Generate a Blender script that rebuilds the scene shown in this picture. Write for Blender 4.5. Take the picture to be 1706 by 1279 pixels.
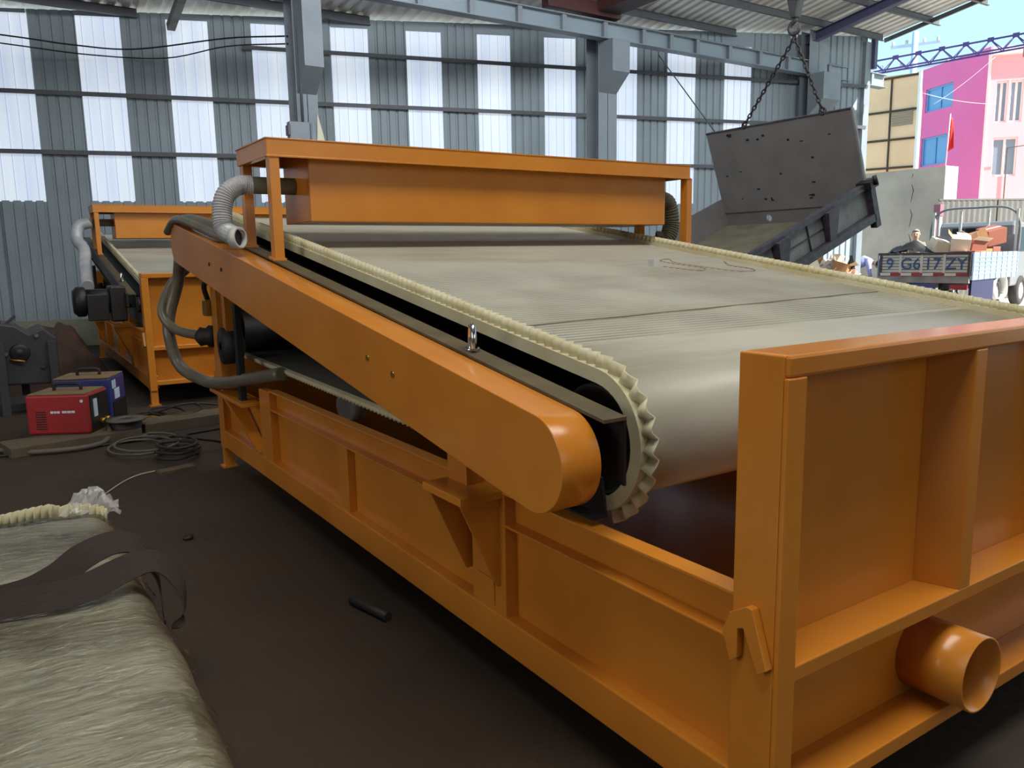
import bpy, math, random
import numpy as np
from mathutils import Vector, Matrix, noise
random.seed(7)
PI = math.pi
for o in list(bpy.data.objects):
    bpy.data.objects.remove(o)
SC = bpy.context.scene
COL = SC.collection

# ------------------------------------------------------------------ camera
def cam_basis(yaw, pitch, roll):
    cy, sy = math.cos(yaw), math.sin(yaw)
    fwd = Vector((sy*math.cos(pitch), cy*math.cos(pitch), -math.sin(pitch)))
    right = Vector((cy, -sy, 0))
    down = fwd.cross(right)
    c, s = math.cos(roll), math.sin(roll)
    return c*right + s*down, -s*right + c*down, fwd
cr, cd, cf = cam_basis(math.radians(33.56096), math.radians(9.17121), math.radians(0.99953))
cam = bpy.data.cameras.new('camera')
cam.sensor_fit = 'HORIZONTAL'
cam.sensor_width = 36
cam.lens = 36*1319.12/1706
cam.clip_start = 0.05
cam.clip_end = 400
camo = bpy.data.objects.new('camera', cam)
COL.objects.link(camo)
camo.matrix_world = Matrix(((cr.x, -cd.x, -cf.x, 0), (cr.y, -cd.y, -cf.y, 0), (cr.z, -cd.z, -cf.z, 1.6), (0, 0, 0, 1)))
SC.camera = camo

# ------------------------------------------------------------------ world, sun, fill lamps, exposure
world = bpy.data.worlds.new('world')
SC.world = world
world.use_nodes = True
wn, wl = world.node_tree.nodes, world.node_tree.links
bg = wn['Background']
tc = wn.new('ShaderNodeTexCoord')
sx = wn.new('ShaderNodeSeparateXYZ')
wr = wn.new('ShaderNodeValToRGB')
wl.new(tc.outputs['Generated'], sx.inputs[0])
wl.new(sx.outputs['Z'], wr.inputs[0])
wr.color_ramp.elements[0].color = (0.30, 0.46, 0.50, 1)
wr.color_ramp.elements[1].color = (0.20, 0.38, 0.56, 1)
wr.color_ramp.elements[0].position = 0.05
wl.new(wr.outputs[0], bg.inputs[0])
bg.inputs[1].default_value = 2.3

sun = bpy.data.lights.new('sun', 'SUN')
sun.energy = 12.0
sun.angle = 0.01
sun.color = (1.0, 0.95, 0.86)
suno = bpy.data.objects.new('sun', sun)
COL.objects.link(suno)
saz, sel = math.radians(155), math.radians(40)
sdir = Vector((math.sin(saz)*math.cos(sel), math.cos(saz)*math.cos(sel), math.sin(sel)))
suno.rotation_euler = sdir.to_track_quat('Z', 'Y').to_euler()

def area(name, loc, target, sx_, sy_, energy, color):
    l = bpy.data.lights.new(name, 'AREA')
    l.shape = 'RECTANGLE'
    l.size, l.size_y = sx_, sy_
    l.energy = energy
    l.color = color
    o = bpy.data.objects.new(name, l)
    COL.objects.link(o)
    o.location = loc
    d = Vector(target) - Vector(loc)
    o.rotation_euler = d.to_track_quat('-Z', 'Y').to_euler()
    return o
# added unseen area lamps that brighten the shop from above, front and side
area('overhead_fill', (1.6, 0.4, 8.7), (1.6, 2.4, 0), 8, 3, 700, (1.0, 0.97, 0.9))  # added lamp above the near machine, the ceiling has no panel here
area('back_wall_fill', (8.0, 7.0, 7.6), (9.5, 13.5, 4.2), 14, 2.5, 900, (0.95, 0.98, 1.0))  # added lamp to lift the back wall and the far end
area('front_fill', (2.0, -8.4, 4.6), (2.5, 4.0, 1.2), 12, 4, 165, (1.0, 0.96, 0.9))  # added lamp behind the camera, the wall there is closed
area('side_fill', (-10.5, 3.0, 4.2), (4.0, 5.0, 1.2), 6, 4, 285, (1.0, 0.95, 0.9))  # added lamp for the left faces of the machines

SC.view_settings.view_transform = 'Standard'
SC.view_settings.look = 'None'
SC.view_settings.gamma = 1
SC.view_settings.use_curve_mapping = False
SC.view_settings.exposure = 0.0

# ------------------------------------------------------------------ materials
def s2l(v):
    v /= 255.0
    return v/12.92 if v <= 0.04045 else ((v+0.055)/1.055)**2.4
def rgb(r, g, b):
    return (s2l(r), s2l(g), s2l(b), 1)
MATS = {}
def mat(name, col, rough=0.5, metal=0.0, noise_amt=0.0, scale=4.0, col2=None, bump=0.0, bscale=30.0, coat=0.0, spec=0.5, stretch=None, emis=None, trans=0.0, alpha=1.0, ramp=(0.35, 0.7), detail=5):
    if name in MATS:
        return MATS[name]
    m = bpy.data.materials.new(name)
    m.use_nodes = True
    nt = m.node_tree
    b = nt.nodes['Principled BSDF']
    b.inputs['Base Color'].default_value = col
    b.inputs['Roughness'].default_value = rough
    b.inputs['Metallic'].default_value = metal
    b.inputs['Specular IOR Level'].default_value = spec
    b.inputs['Coat Weight'].default_value = coat
    b.inputs['Coat Roughness'].default_value = 0.12
    b.inputs['Transmission Weight'].default_value = trans
    b.inputs['Alpha'].default_value = alpha
    if emis:
        b.inputs['Emission Color'].default_value = emis[0]
        b.inputs['Emission Strength'].default_value = emis[1]
    tcn = nt.nodes.new('ShaderNodeTexCoord')
    src = tcn.outputs['Object']
    if stretch:
        mp = nt.nodes.new('ShaderNodeMapping')
        mp.inputs['Scale'].default_value = stretch
        nt.links.new(src, mp.inputs[0])
        src = mp.outputs[0]
    if col2:
        n = nt.nodes.new('ShaderNodeTexNoise')
        n.inputs['Scale'].default_value = scale
        n.inputs['Detail'].default_value = detail
        n.inputs['Roughness'].default_value = 0.6
        nt.links.new(src, n.inputs['Vector'])
        r = nt.nodes.new('ShaderNodeValToRGB')
        r.color_ramp.elements[0].position = ramp[0]
        r.color_ramp.elements[1].position = ramp[1]
        r.color_ramp.elements[0].color = col
        r.color_ramp.elements[1].color = col2
        nt.links.new(n.outputs[0], r.inputs[0])
        nt.links.new(r.outputs[0], b.inputs['Base Color'])
    if bump:
        n2 = nt.nodes.new('ShaderNodeTexNoise')
        n2.inputs['Scale'].default_value = bscale
        n2.inputs['Detail'].default_value = 4
        nt.links.new(src, n2.inputs['Vector'])
        bp = nt.nodes.new('ShaderNodeBump')
        bp.inputs['Strength'].default_value = bump
        bp.inputs['Distance'].default_value = 0.02
        nt.links.new(n2.outputs[0], bp.inputs['Height'])
        nt.links.new(bp.outputs[0], b.inputs['Normal'])
    MATS[name] = m
    return m

ORANGE = mat('orange_paint', rgb(206, 132, 46), 0.24, col2=rgb(194, 119, 38), scale=1.6, bump=0.05, bscale=14, spec=0.5)
DUSTY = mat('dusty_painted_steel', rgb(96, 84, 58), 0.75, col2=rgb(70, 62, 44), scale=6)
BLACK = mat('black_paint', rgb(22, 20, 22), 0.5, col2=rgb(34, 31, 30), scale=5)
RUBBER = mat('black_rubber', rgb(28, 27, 27), 0.6)
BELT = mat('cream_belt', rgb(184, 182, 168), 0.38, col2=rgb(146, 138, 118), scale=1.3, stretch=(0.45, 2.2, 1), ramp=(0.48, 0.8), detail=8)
def groove_shade(m):  # groove shade painted into the belt colour as dark cross bands, uneven by noise
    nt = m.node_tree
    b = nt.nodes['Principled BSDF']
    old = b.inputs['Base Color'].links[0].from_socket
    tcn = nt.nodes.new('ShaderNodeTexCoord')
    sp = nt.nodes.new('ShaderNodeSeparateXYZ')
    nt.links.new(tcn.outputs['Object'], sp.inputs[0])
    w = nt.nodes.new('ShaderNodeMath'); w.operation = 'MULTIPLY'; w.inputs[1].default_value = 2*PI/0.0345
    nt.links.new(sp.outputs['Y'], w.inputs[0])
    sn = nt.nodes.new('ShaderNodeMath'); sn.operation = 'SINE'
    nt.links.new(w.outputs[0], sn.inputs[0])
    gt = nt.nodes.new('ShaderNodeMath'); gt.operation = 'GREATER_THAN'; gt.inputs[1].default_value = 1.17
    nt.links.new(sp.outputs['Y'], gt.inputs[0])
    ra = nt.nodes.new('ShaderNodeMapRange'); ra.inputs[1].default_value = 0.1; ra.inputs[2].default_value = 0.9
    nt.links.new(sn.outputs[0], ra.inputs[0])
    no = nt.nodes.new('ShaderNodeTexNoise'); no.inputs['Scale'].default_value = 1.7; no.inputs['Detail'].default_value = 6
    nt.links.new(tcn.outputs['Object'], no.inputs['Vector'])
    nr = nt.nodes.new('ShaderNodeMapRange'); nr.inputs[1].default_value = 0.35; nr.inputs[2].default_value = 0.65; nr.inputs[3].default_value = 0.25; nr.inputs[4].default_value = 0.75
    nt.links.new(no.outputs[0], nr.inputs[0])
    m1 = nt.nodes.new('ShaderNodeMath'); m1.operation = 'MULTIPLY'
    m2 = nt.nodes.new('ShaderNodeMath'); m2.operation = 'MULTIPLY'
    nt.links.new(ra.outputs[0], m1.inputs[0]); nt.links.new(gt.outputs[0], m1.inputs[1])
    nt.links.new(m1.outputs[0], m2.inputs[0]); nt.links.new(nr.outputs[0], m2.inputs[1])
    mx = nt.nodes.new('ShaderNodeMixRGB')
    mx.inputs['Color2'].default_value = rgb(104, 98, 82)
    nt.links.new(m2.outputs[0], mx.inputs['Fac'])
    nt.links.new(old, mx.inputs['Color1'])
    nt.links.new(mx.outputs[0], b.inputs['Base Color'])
groove_shade(BELT)
LINING = mat('dark_belt_lining', rgb(84, 82, 72), 0.7, col2=rgb(66, 64, 58), scale=2)
BELTSIDE = mat('cream_belt_edge', rgb(212, 208, 178), 0.45, col2=rgb(194, 184, 144), scale=3)
STEELBOX = mat('bare_mill_steel', rgb(122, 119, 118), 0.55, col2=rgb(106, 103, 102), scale=2.2, ramp=(0.3, 0.75))
STEELPALE = mat('dusty_pale_steel', rgb(150, 152, 150), 0.7, col2=rgb(118, 120, 120), scale=4)
STEELDARK = mat('dark_primed_steel', rgb(52, 48, 56), 0.55, col2=rgb(78, 74, 84), scale=9)
OLIVE = mat('dusty_olive_steel', rgb(112, 108, 90), 0.8, col2=rgb(90, 86, 70), scale=3)
CHROME = mat('chrome', rgb(215, 215, 222), 0.15, metal=1.0)
CHAIN = mat('chain_steel', rgb(52, 46, 46), 0.5, metal=0.5)
WALLS = mat('grey_wall_sheet', rgb(158, 172, 182), 0.5, col2=rgb(142, 156, 164), scale=0.7)
ROOFS = mat('roof_sheet', rgb(238, 238, 234), 0.45, col2=rgb(222, 222, 220), scale=0.6)
FRAME = mat('grey_steel_frame', rgb(138, 148, 156), 0.5, col2=rgb(122, 132, 142), scale=1.2)
PURL = mat('purlin_steel', rgb(96, 100, 106), 0.5, col2=rgb(82, 86, 92), scale=1.4)
RAFT = mat('rafter_paint', rgb(84, 84, 116), 0.5)
MAROON = mat('maroon_crane_paint', rgb(84, 46, 46), 0.5, col2=rgb(68, 40, 40), scale=2)
PLINTH = mat('plinth_plaster', rgb(158, 160, 140), 0.85, col2=rgb(132, 136, 118), scale=2)
FLOOR = mat('dark_concrete_floor', rgb(60, 47, 34), 0.7, col2=rgb(44, 34, 24), scale=0.9, bump=0.25, bscale=18, ramp=(0.3, 0.7), detail=9)
YARD = mat('yard_concrete', rgb(216, 208, 196), 0.9, col2=rgb(196, 188, 176), scale=0.8)
CONC = mat('grey_render', rgb(200, 184, 168), 0.9, col2=rgb(170, 155, 141), scale=0.7, ramp=(0.35, 0.68))
WHITE = mat('white_paint', rgb(240, 240, 240), 0.7)
BEIGE = mat('beige_boards', rgb(250, 212, 172), 0.85, col2=rgb(234, 196, 156), scale=0.5)
BROWNBAR = mat('dark_brown_bar', rgb(70, 56, 44), 0.7)
MAGENTA = mat('magenta_render', rgb(218, 110, 168), 0.85, col2=rgb(212, 102, 162), scale=0.3)
PINK = mat('pale_pink_render', rgb(246, 176, 184), 0.85)
PINKW = mat('pink_white_trim', rgb(250, 222, 220), 0.8)
GLASSB = mat('blue_window_glass', rgb(96, 152, 205), 0.15, spec=0.8)
GLASSG = mat('grey_window_glass', rgb(140, 150, 166), 0.15, spec=0.8)
FENCE = mat('grey_fence_sheet', rgb(112, 110, 106), 0.6, col2=rgb(98, 96, 92), scale=1)
TRUSS = mat('indigo_truss_paint', rgb(58, 52, 120), 0.6)
PINKMETAL = mat('rusty_pink_steel', rgb(150, 96, 110), 0.7)
TRUCKW = mat('truck_grey_white', rgb(150, 146, 148), 0.6, col2=rgb(116, 110, 114), scale=2)
TRUCKB = mat('truck_pale_blue', rgb(142, 160, 188), 0.55, col2=rgb(124, 140, 168), scale=2)
NAVY = mat('navy_mudflap', rgb(36, 40, 78), 0.7)
BLUEPAINT = mat('blue_lettering', rgb(38, 76, 128), 0.6)
REDREF = mat('red_reflector', rgb(150, 40, 56), 0.5)
WHITEREF = mat('white_reflector', rgb(200, 196, 196), 0.5)
TYRE = mat('tyre', rgb(60, 58, 58), 0.85)
RIM = mat('dusty_wheel_rim', rgb(206, 196, 184), 0.7)
CABGREY = mat('truck_cab_grey', rgb(120, 122, 126), 0.4)
DARKGLASS = mat('dark_glass', rgb(30, 34, 40), 0.12)
CARD = mat('cardboard', rgb(176, 132, 92), 0.85, col2=rgb(156, 112, 76), scale=3)
CARDW = mat('pale_cardboard', rgb(226, 212, 190), 0.85)
CARDR = mat('reddish_cardboard', rgb(140, 82, 66), 0.85)
SCRAP = mat('white_scrap', rgb(232, 228, 220), 0.8, col2=rgb(190, 180, 164), scale=6)
BLACKBAG = mat('black_sheeting', rgb(32, 30, 34), 0.6)
SKIN = mat('skin', rgb(206, 166, 142), 0.6)
HAIRG = mat('grey_hair', rgb(150, 140, 132), 0.8)
HAIRD = mat('dark_hair', rgb(40, 34, 32), 0.8)
JACKET = mat('grey_olive_jacket', rgb(150, 148, 130), 0.85, col2=rgb(120, 118, 104), scale=6)
SHIRTB = mat('pale_blue_shirt', rgb(176, 178, 226), 0.85)
JEANS = mat('light_jeans', rgb(110, 150, 196), 0.85)
SHOE = mat('dark_shoe', rgb(40, 38, 38), 0.7)
FLAG = mat('red_flag', rgb(226, 40, 34), 0.7)
RED = mat('red_welder_paint', rgb(160, 34, 36), 0.45, col2=rgb(140, 30, 34), scale=3)
DUSTTOP = mat('dusty_brown_top', rgb(128, 106, 74), 0.85, col2=rgb(104, 86, 60), scale=8)
BLUEW = mat('blue_welder_paint', rgb(44, 50, 110), 0.45)
LABELW = mat('pale_label', rgb(200, 215, 235), 0.6)
WOODP = mat('grubby_plank', rgb(96, 84, 66), 0.85, col2=rgb(78, 68, 52), scale=4)
CABLE = mat('grey_cable', rgb(92, 86, 78), 0.6)
CABLED = mat('dark_cable', rgb(38, 35, 33), 0.6)
CABLEY = mat('yellow_cable', rgb(150, 120, 50), 0.6)
MACH = mat('dark_green_grey_cast', rgb(58, 58, 60), 0.55, col2=rgb(46, 46, 50), scale=4)
TARP = mat('brown_tarpaulin', rgb(84, 60, 48), 0.8, col2=rgb(62, 44, 36), scale=3, bump=0.5, bscale=6)
HOSEC = mat('clear_ribbed_hose', rgb(190, 192, 196), 0.25, col2=rgb(160, 162, 166), scale=6)
HOSEB = mat('braided_grey_hose', rgb(112, 106, 92), 0.35, col2=rgb(92, 86, 74), scale=10)
SLING = mat('brown_webbing', rgb(56, 46, 42), 0.9, col2=rgb(44, 36, 33), scale=40, stretch=(1, 1, 6))
GAUGE = mat('grey_white_plastic', rgb(190, 192, 188), 0.5)
ROPE = mat('pale_cord', rgb(200, 186, 158), 0.7)
CORD = mat('brown_cord', rgb(140, 116, 100), 0.6)
BRASS = mat('brass', rgb(170, 130, 60), 0.35, metal=0.8)

# translucent daylight sheet: the outside light is put in as emission
def panel_mat():
    m = bpy.data.materials.new('translucent_daylight_sheet')
    m.use_nodes = True
    nt = m.node_tree
    b = nt.nodes['Principled BSDF']
    b.inputs['Base Color'].default_value = rgb(200, 212, 225)
    b.inputs['Roughness'].default_value = 0.5
    tcn = nt.nodes.new('ShaderNodeTexCoord')
    mp = nt.nodes.new('ShaderNodeMapping')
    mp.inputs['Scale'].default_value = (3.0, 3.0, 0.25)
    n = nt.nodes.new('ShaderNodeTexNoise')
    n.inputs['Scale'].default_value = 1.5
    n.inputs['Detail'].default_value = 5
    r = nt.nodes.new('ShaderNodeValToRGB')
    r.color_ramp.elements[0].color = rgb(206, 220, 246)
    r.color_ramp.elements[1].color = rgb(236, 246, 255)
    r.color_ramp.elements[0].position = 0.3
    r.color_ramp.elements[1].position = 0.65
    nt.links.new(tcn.outputs['Object'], mp.inputs[0])
    nt.links.new(mp.outputs[0], n.inputs['Vector'])
    nt.links.new(n.outputs[0], r.inputs[0])
    nt.links.new(r.outputs[0], b.inputs['Emission Color'])
    b.inputs['Emission Strength'].default_value = 0.62
    return m
PANEL = panel_mat()
PANELRIB = mat('daylight_sheet_rib', rgb(160, 172, 190), 0.5, emis=(rgb(200, 212, 232), 0.52))  # ribs glow as well, dimmer than the sheet

def wrap_mat():
    m = bpy.data.materials.new('cream_belt_under_film')
    m.use_nodes = True
    nt = m.node_tree
    b = nt.nodes['Principled BSDF']
    b.inputs['Roughness'].default_value = 0.38
    b.inputs['Coat Weight'].default_value = 0.2
    b.inputs['Coat Roughness'].default_value = 0.2
    tcn = nt.nodes.new('ShaderNodeTexCoord')
    n = nt.nodes.new('ShaderNodeTexNoise')
    n.inputs['Scale'].default_value = 2.0
    n.inputs['Detail'].default_value = 8
    r = nt.nodes.new('ShaderNodeValToRGB')
    r.color_ramp.elements[0].color = rgb(104, 98, 76)
    r.color_ramp.elements[1].color = rgb(160, 157, 134)
    r.color_ramp.elements[0].position = 0.30
    r.color_ramp.elements[1].position = 0.55
    nt.links.new(tcn.outputs['Object'], n.inputs['Vector'])
    nt.links.new(n.outputs[0], r.inputs[0])
    nt.links.new(r.outputs[0], b.inputs['Base Color'])
    mp = nt.nodes.new('ShaderNodeMapping')
    mp.inputs['Scale'].default_value = (1.6, 6.0, 3.0)
    mp.inputs['Rotation'].default_value = (0, 0, 0.35)
    n2 = nt.nodes.new('ShaderNodeTexNoise')
    n2.inputs['Scale'].default_value = 3.0
    n2.inputs['Detail'].default_value = 9
    n2.inputs['Distortion'].default_value = 1.6
    nt.links.new(tcn.outputs['Object'], mp.inputs[0])
    nt.links.new(mp.outputs[0], n2.inputs['Vector'])
    bp = nt.nodes.new('ShaderNodeBump')
    bp.inputs['Strength'].default_value = 1.0
    bp.inputs['Distance'].default_value = 0.06
    nt.links.new(n2.outputs[0], bp.inputs['Height'])
    nt.links.new(bp.outputs[0], b.inputs['Coat Normal'])
    bp2 = nt.nodes.new('ShaderNodeBump')
    bp2.inputs['Strength'].default_value = 0.35
    bp2.inputs['Distance'].default_value = 0.03
    nt.links.new(n2.outputs[0], bp2.inputs['Height'])
    nt.links.new(bp2.outputs[0], b.inputs['Normal'])
    return m
WRAP = wrap_mat()

# ------------------------------------------------------------------ mesh helpers
class MB:
    def __init__(s):
        s.v, s.f, s.sm = [], [], []
    def add(s, verts, faces, smooth=False):
        n = len(s.v)
        s.v += [tuple(p) for p in verts]
        s.f += [tuple(i+n for i in f) for f in faces]
        s.sm += [smooth]*len(faces)
        return s
    def box(s, x0, x1, y0, y1, z0, z1):
        return s.hexa([(x0, y0, z0), (x1, y0, z0), (x1, y1, z0), (x0, y1, z0), (x0, y0, z1), (x1, y0, z1), (x1, y1, z1), (x0, y1, z1)])
    def hexa(s, p):
        return s.add(p, [(0, 3, 2, 1), (4, 5, 6, 7), (0, 1, 5, 4), (1, 2, 6, 5), (2, 3, 7, 6), (3, 0, 4, 7)])
    def obox(s, c, a, b, d):
        c, a, b, d = map(Vector, (c, a, b, d))
        return s.hexa([c-a-b-d, c+a-b-d, c+a+b-d, c-a+b-d, c-a-b+d, c+a-b+d, c+a+b+d, c-a+b+d])
    def bar(s, p, q, w, h, up=(0, 0, 1)):
        p, q = Vector(p), Vector(q)
        t = q-p
        L = t.length
        t.normalize()
        u = Vector(up)
        r = t.cross(u)
        if r.length < 1e-4:
            r = t.cross(Vector((0, 1, 0)))
        r.normalize()
        u = r.cross(t)
        return s.obox((p+q)/2, t*L/2, r*w/2, u*h/2)
    def prism(s, poly, axis, a, b, smooth=False):
        # poly: 2D points in the plane perpendicular to the axis (x: (y,z), y: (x,z), z: (x,y))
        def P(u, w, t):
            return {'x': (t, u, w), 'y': (u, t, w), 'z': (u, w, t)}[axis]
        n = len(poly)
        vs = [P(u, w, a) for u, w in poly]+[P(u, w, b) for u, w in poly]
        k = len(s.v)
        s.v += vs
        s.f += [tuple(k+i for i in range(n)), tuple(k+n+i for i in reversed(range(n)))]
        s.sm += [False, False]
        for i in range(n):
            j = (i+1) % n
            s.f.append((k+i, k+n+i, k+n+j, k+j))
            s.sm.append(smooth)
        return s
    def tube(s, path, r, n=8, caps=True, smooth=True):
        path = [Vector(p) for p in path]
        rs = r if isinstance(r, (list, tuple)) else [r]*len(path)
        rings = []
        pu = None
        for i, p in enumerate(path):
            t = (path[min(i+1, len(path)-1)]-path[max(i-1, 0)])
            if t.length < 1e-9:
                t = Vector((0, 0, 1))
            t.normalize()
            if pu is None:
                u = Vector((0, 0, 1)) if abs(t.z) < 0.9 else Vector((1, 0, 0))
            else:
                u = pu
            u = (u-t*u.dot(t))
            if u.length < 1e-6:
                u = t.orthogonal()
            u.normalize()
            pu = u
            w = t.cross(u)
            rings.append([p+(u*math.cos(2*PI*k/n)+w*math.sin(2*PI*k/n))*rs[i] for k in range(n)])
        vs = [q for rg in rings for q in rg]
        fs = []
        for i in range(len(rings)-1):
            for k in range(n):
                fs.append((i*n+k, i*n+(k+1) % n, (i+1)*n+(k+1) % n, (i+1)*n+k))
        s.add(vs, fs, smooth)
        if caps:
            m = len(s.v)-len(vs)
            s.f += [tuple(m+k for k in reversed(range(n))), tuple(m+(len(rings)-1)*n+k for k in range(n))]
            s.sm += [False, False]
        return s
    def cyl(s, p, q, r, n=20, r2=None):
        return s.tube([p, q], [r, r if r2 is None else r2], n)
    def lathe(s, c, axis, prof, n=24, closed=False):
        # prof: (radius, distance along the axis)
        c = Vector(c)
        ax = Vector(axis).normalized()
        u = ax.orthogonal().normalized()
        w = ax.cross(u)
        vs = []
        for r, t in prof:
            for k in range(n):
                a = 2*PI*k/n
                vs.append(c+ax*t+(u*math.cos(a)+w*math.sin(a))*r)
        fs = []
        m = len(prof)
        for i in range(m if closed else m-1):
            j = (i+1) % m
            for k in range(n):
                fs.append((i*n+k, i*n+(k+1) % n, j*n+(k+1) % n, j*n+k))
        return s.add(vs, fs, True)
    def ball(s, c, r, n=12, m=8):
        c = Vector(c)
        rr = r if isinstance(r, (list, tuple)) else (r, r, r)
        vs, fs = [], []
        for i in range(m+1):
            th = PI*i/m
            for k in range(n):
                a = 2*PI*k/n
                vs.append((c.x+rr[0]*math.sin(th)*math.cos(a), c.y+rr[1]*math.sin(th)*math.sin(a), c.z+rr[2]*math.cos(th)))
        for i in range(m):
            for k in range(n):
                fs.append((i*n+k, i*n+(k+1) % n, (i+1)*n+(k+1) % n, (i+1)*n+k))
        return s.add(vs, fs, True)
    def torus(s, c, axis, R, r, n=24, m=10, squash=None):
        c = Vector(c)
        ax = Vector(axis).normalized()
        u = ax.orthogonal().normalized()
        w = ax.cross(u)
        pts = []
        for i in range(n):
            a = 2*PI*i/n
            d = u*math.cos(a)+w*math.sin(a)
            for k in range(m):
                b = 2*PI*k/m
                pts.append(c+d*(R+r*math.cos(b))+ax*r*math.sin(b))
        fs = []
        for i in range(n):
            for k in range(m):
                fs.append((i*m+k, ((i+1) % n)*m+k, ((i+1) % n)*m+(k+1) % m, i*m+(k+1) % m))
        return s.add(pts, fs, True)
    def build(s, name, m, parent=None, bevel=0.0, rot=None, loc=None):
        me = bpy.data.meshes.new(name)
        me.from_pydata([tuple(p) for p in s.v], [], s.f)
        me.polygons.foreach_set('use_smooth', s.sm)
        me.validate()
        me.update()
        import bmesh
        bm = bmesh.new()
        bm.from_mesh(me)
        bmesh.ops.recalc_face_normals(bm, faces=bm.faces)
        bm.to_mesh(me)
        bm.free()
        me.materials.append(m)
        o = bpy.data.objects.new(name, me)
        COL.objects.link(o)
        if parent:
            o.parent = parent
        if loc:
            o.location = loc
        if rot:
            o.rotation_euler = rot
        if bevel:
            bv = o.modifiers.new('bevel', 'BEVEL')
            bv.width = bevel
            bv.segments = 2
            bv.limit_method = 'ANGLE'
            bv.angle_limit = math.radians(50)
        return o

def tag(o, label=None, cat=None, group=None, kind=None):
    if label: o['label'] = label
    if cat: o['category'] = cat
    if group: o['group'] = group
    if kind: o['kind'] = kind
    return o
def thing(name, label, cat, loc=(0, 0, 0), rotz=0.0, group=None):
    o = bpy.data.objects.new(name, None)
    o.empty_display_size = 0.1
    COL.objects.link(o)
    o.location = loc
    o.rotation_euler = (0, 0, rotz)
    return tag(o, label, cat, group)
def struct(o):
    o['kind'] = 'structure'
    return o
def copy_tree(o, parent=None):
    c = o.copy()
    COL.objects.link(c)
    if parent:
        c.parent = parent
    for ch in [q for q in bpy.data.objects if q.parent == o]:
        copy_tree(ch, c)
    return c
def spline(pts, n=8):
    P = [Vector(p) for p in pts]
    P = [P[0]*2-P[1]]+P+[P[-1]*2-P[-2]]
    out = []
    for i in range(1, len(P)-2):
        for k in range(n):
            t = k/n
            a, b, c, d = P[i-1], P[i], P[i+1], P[i+2]
            out.append(0.5*((2*b)+(c-a)*t+(2*a-5*b+4*c-d)*t*t+(3*b-a-3*c+d)*t**3))
    out.append(P[-2])
    return out
def text_obj(txt, size, depth, name, m, parent, matrix):
    cu = bpy.data.curves.new('t', 'FONT')
    cu.body = txt
    cu.size = size
    cu.extrude = depth
    cu.align_x = 'CENTER'
    cu.align_y = 'CENTER'
    to = bpy.data.objects.new('t', cu)
    COL.objects.link(to)
    dg = bpy.context.evaluated_depsgraph_get()
    me = bpy.data.meshes.new_from_object(to.evaluated_get(dg))
    bpy.data.objects.remove(to)
    me.materials.clear()
    me.materials.append(m)
    o = bpy.data.objects.new(name, me)
    COL.objects.link(o)
    if parent:
        o.parent = parent
    o.matrix_local = matrix
    return o

# ------------------------------------------------------------------ building shell
U = Vector((math.sin(math.radians(105)), math.cos(math.radians(105)), 0))
NW = Vector((-U.y, U.x, 0))                    # outward (away from the camera)
P0 = Vector((0.247, 18.07, 0))
def wp(u, d, z):                                # point on the back wall
    p = P0+U*u+NW*d
    return (p.x, p.y, z)
def roof_z(y):
    return 6.31+0.16*(17.81-y)
def roof_at(u):
    return roof_z(P0.y+U.y*u)

fl = MB()
fl.box(-14, 20.55, -9, 22, -0.2, 0)
struct(fl.build('floor', FLOOR))
yg = MB()
yg.box(20.55, 90, -30, 70, -0.22, -0.02)
yg.box(-40, 20.55, 22, 70, -0.22, -0.02)
struct(tag(yg.build('yard_ground', YARD), 'pale sunlit concrete yard outside the open right side', 'ground'))

# the back wall sheet, ribbed, with slots for the daylight sheets
WIN = [(0.23+1.57*k, 0.99+1.57*k) for k in range(-5, 11)]
def sheet(mb, u0, u1, z0, z1, off=0.0, pitch=0.19, depth=0.028, slope=None):
    # ribbed sheet between u0 and u1; z1 may follow the roof
    us = [u0]
    k = math.ceil((u0-0.04)/pitch)
    prof = []
    while k*pitch < u1:
        b = k*pitch
        for du, dd in ((0, 0), (0.02, 1), (0.05, 1), (0.07, 0)):
            if u0 < b+du < u1:
                prof.append((b+du, dd))
        k += 1
    first = 1 if prof and prof[0][1] and len(prof) > 1 and prof[0][0] > u0 and prof[0][1] == 1 and prof[1][1] == 0 else 0
    prof = [(u0, first)]+prof+[(u1, 0)]
    vs, fs = [], []
    for u, d in prof:
        zt = z1 if slope is None else slope(u)
        vs += [wp(u, off+d*depth, z0), wp(u, off+d*depth, zt)]
    for i in range(len(prof)-1):
        fs.append((2*i, 2*i+2, 2*i+3, 2*i+1))
    mb.add(vs, fs)
wtop = lambda u: 6.15+0.0245*u
wall = MB()
edges = [-14.0]
for a, b in WIN:
    sheet(wall, edges[-1], a, 0.5, 0, slope=lambda u: roof_at(u)-0.06)
    sheet(wall, a-0.03, b+0.03, 0.5, 2.8, off=0.004)
    sheet(wall, a, b, 0, 0, slope=lambda u: 0) if False else None
    vs = [wp(a, 0, wtop(a)), wp(b, 0, wtop(b)), wp(b, 0, roof_at(b)-0.06), wp(a, 0, roof_at(a)-0.06)]
    wall.add(vs, [(0, 1, 2, 3)])
    edges.append(b)
sheet(wall, edges[-1], 20.2, 0.5, 0, slope=lambda u: roof_at(u)-0.06)
struct(wall.build('wall_back', WALLS))
pl = MB()
a, b = Vector(wp(-14, 0.1, 0.26)), Vector(wp(20.2, 0.1, 0.26))
pl.obox((a+b)/2, (b-a)/2, NW*0.13, (0, 0, 0.26))
struct(pl.build('baseboard_back', PLINTH))
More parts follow.
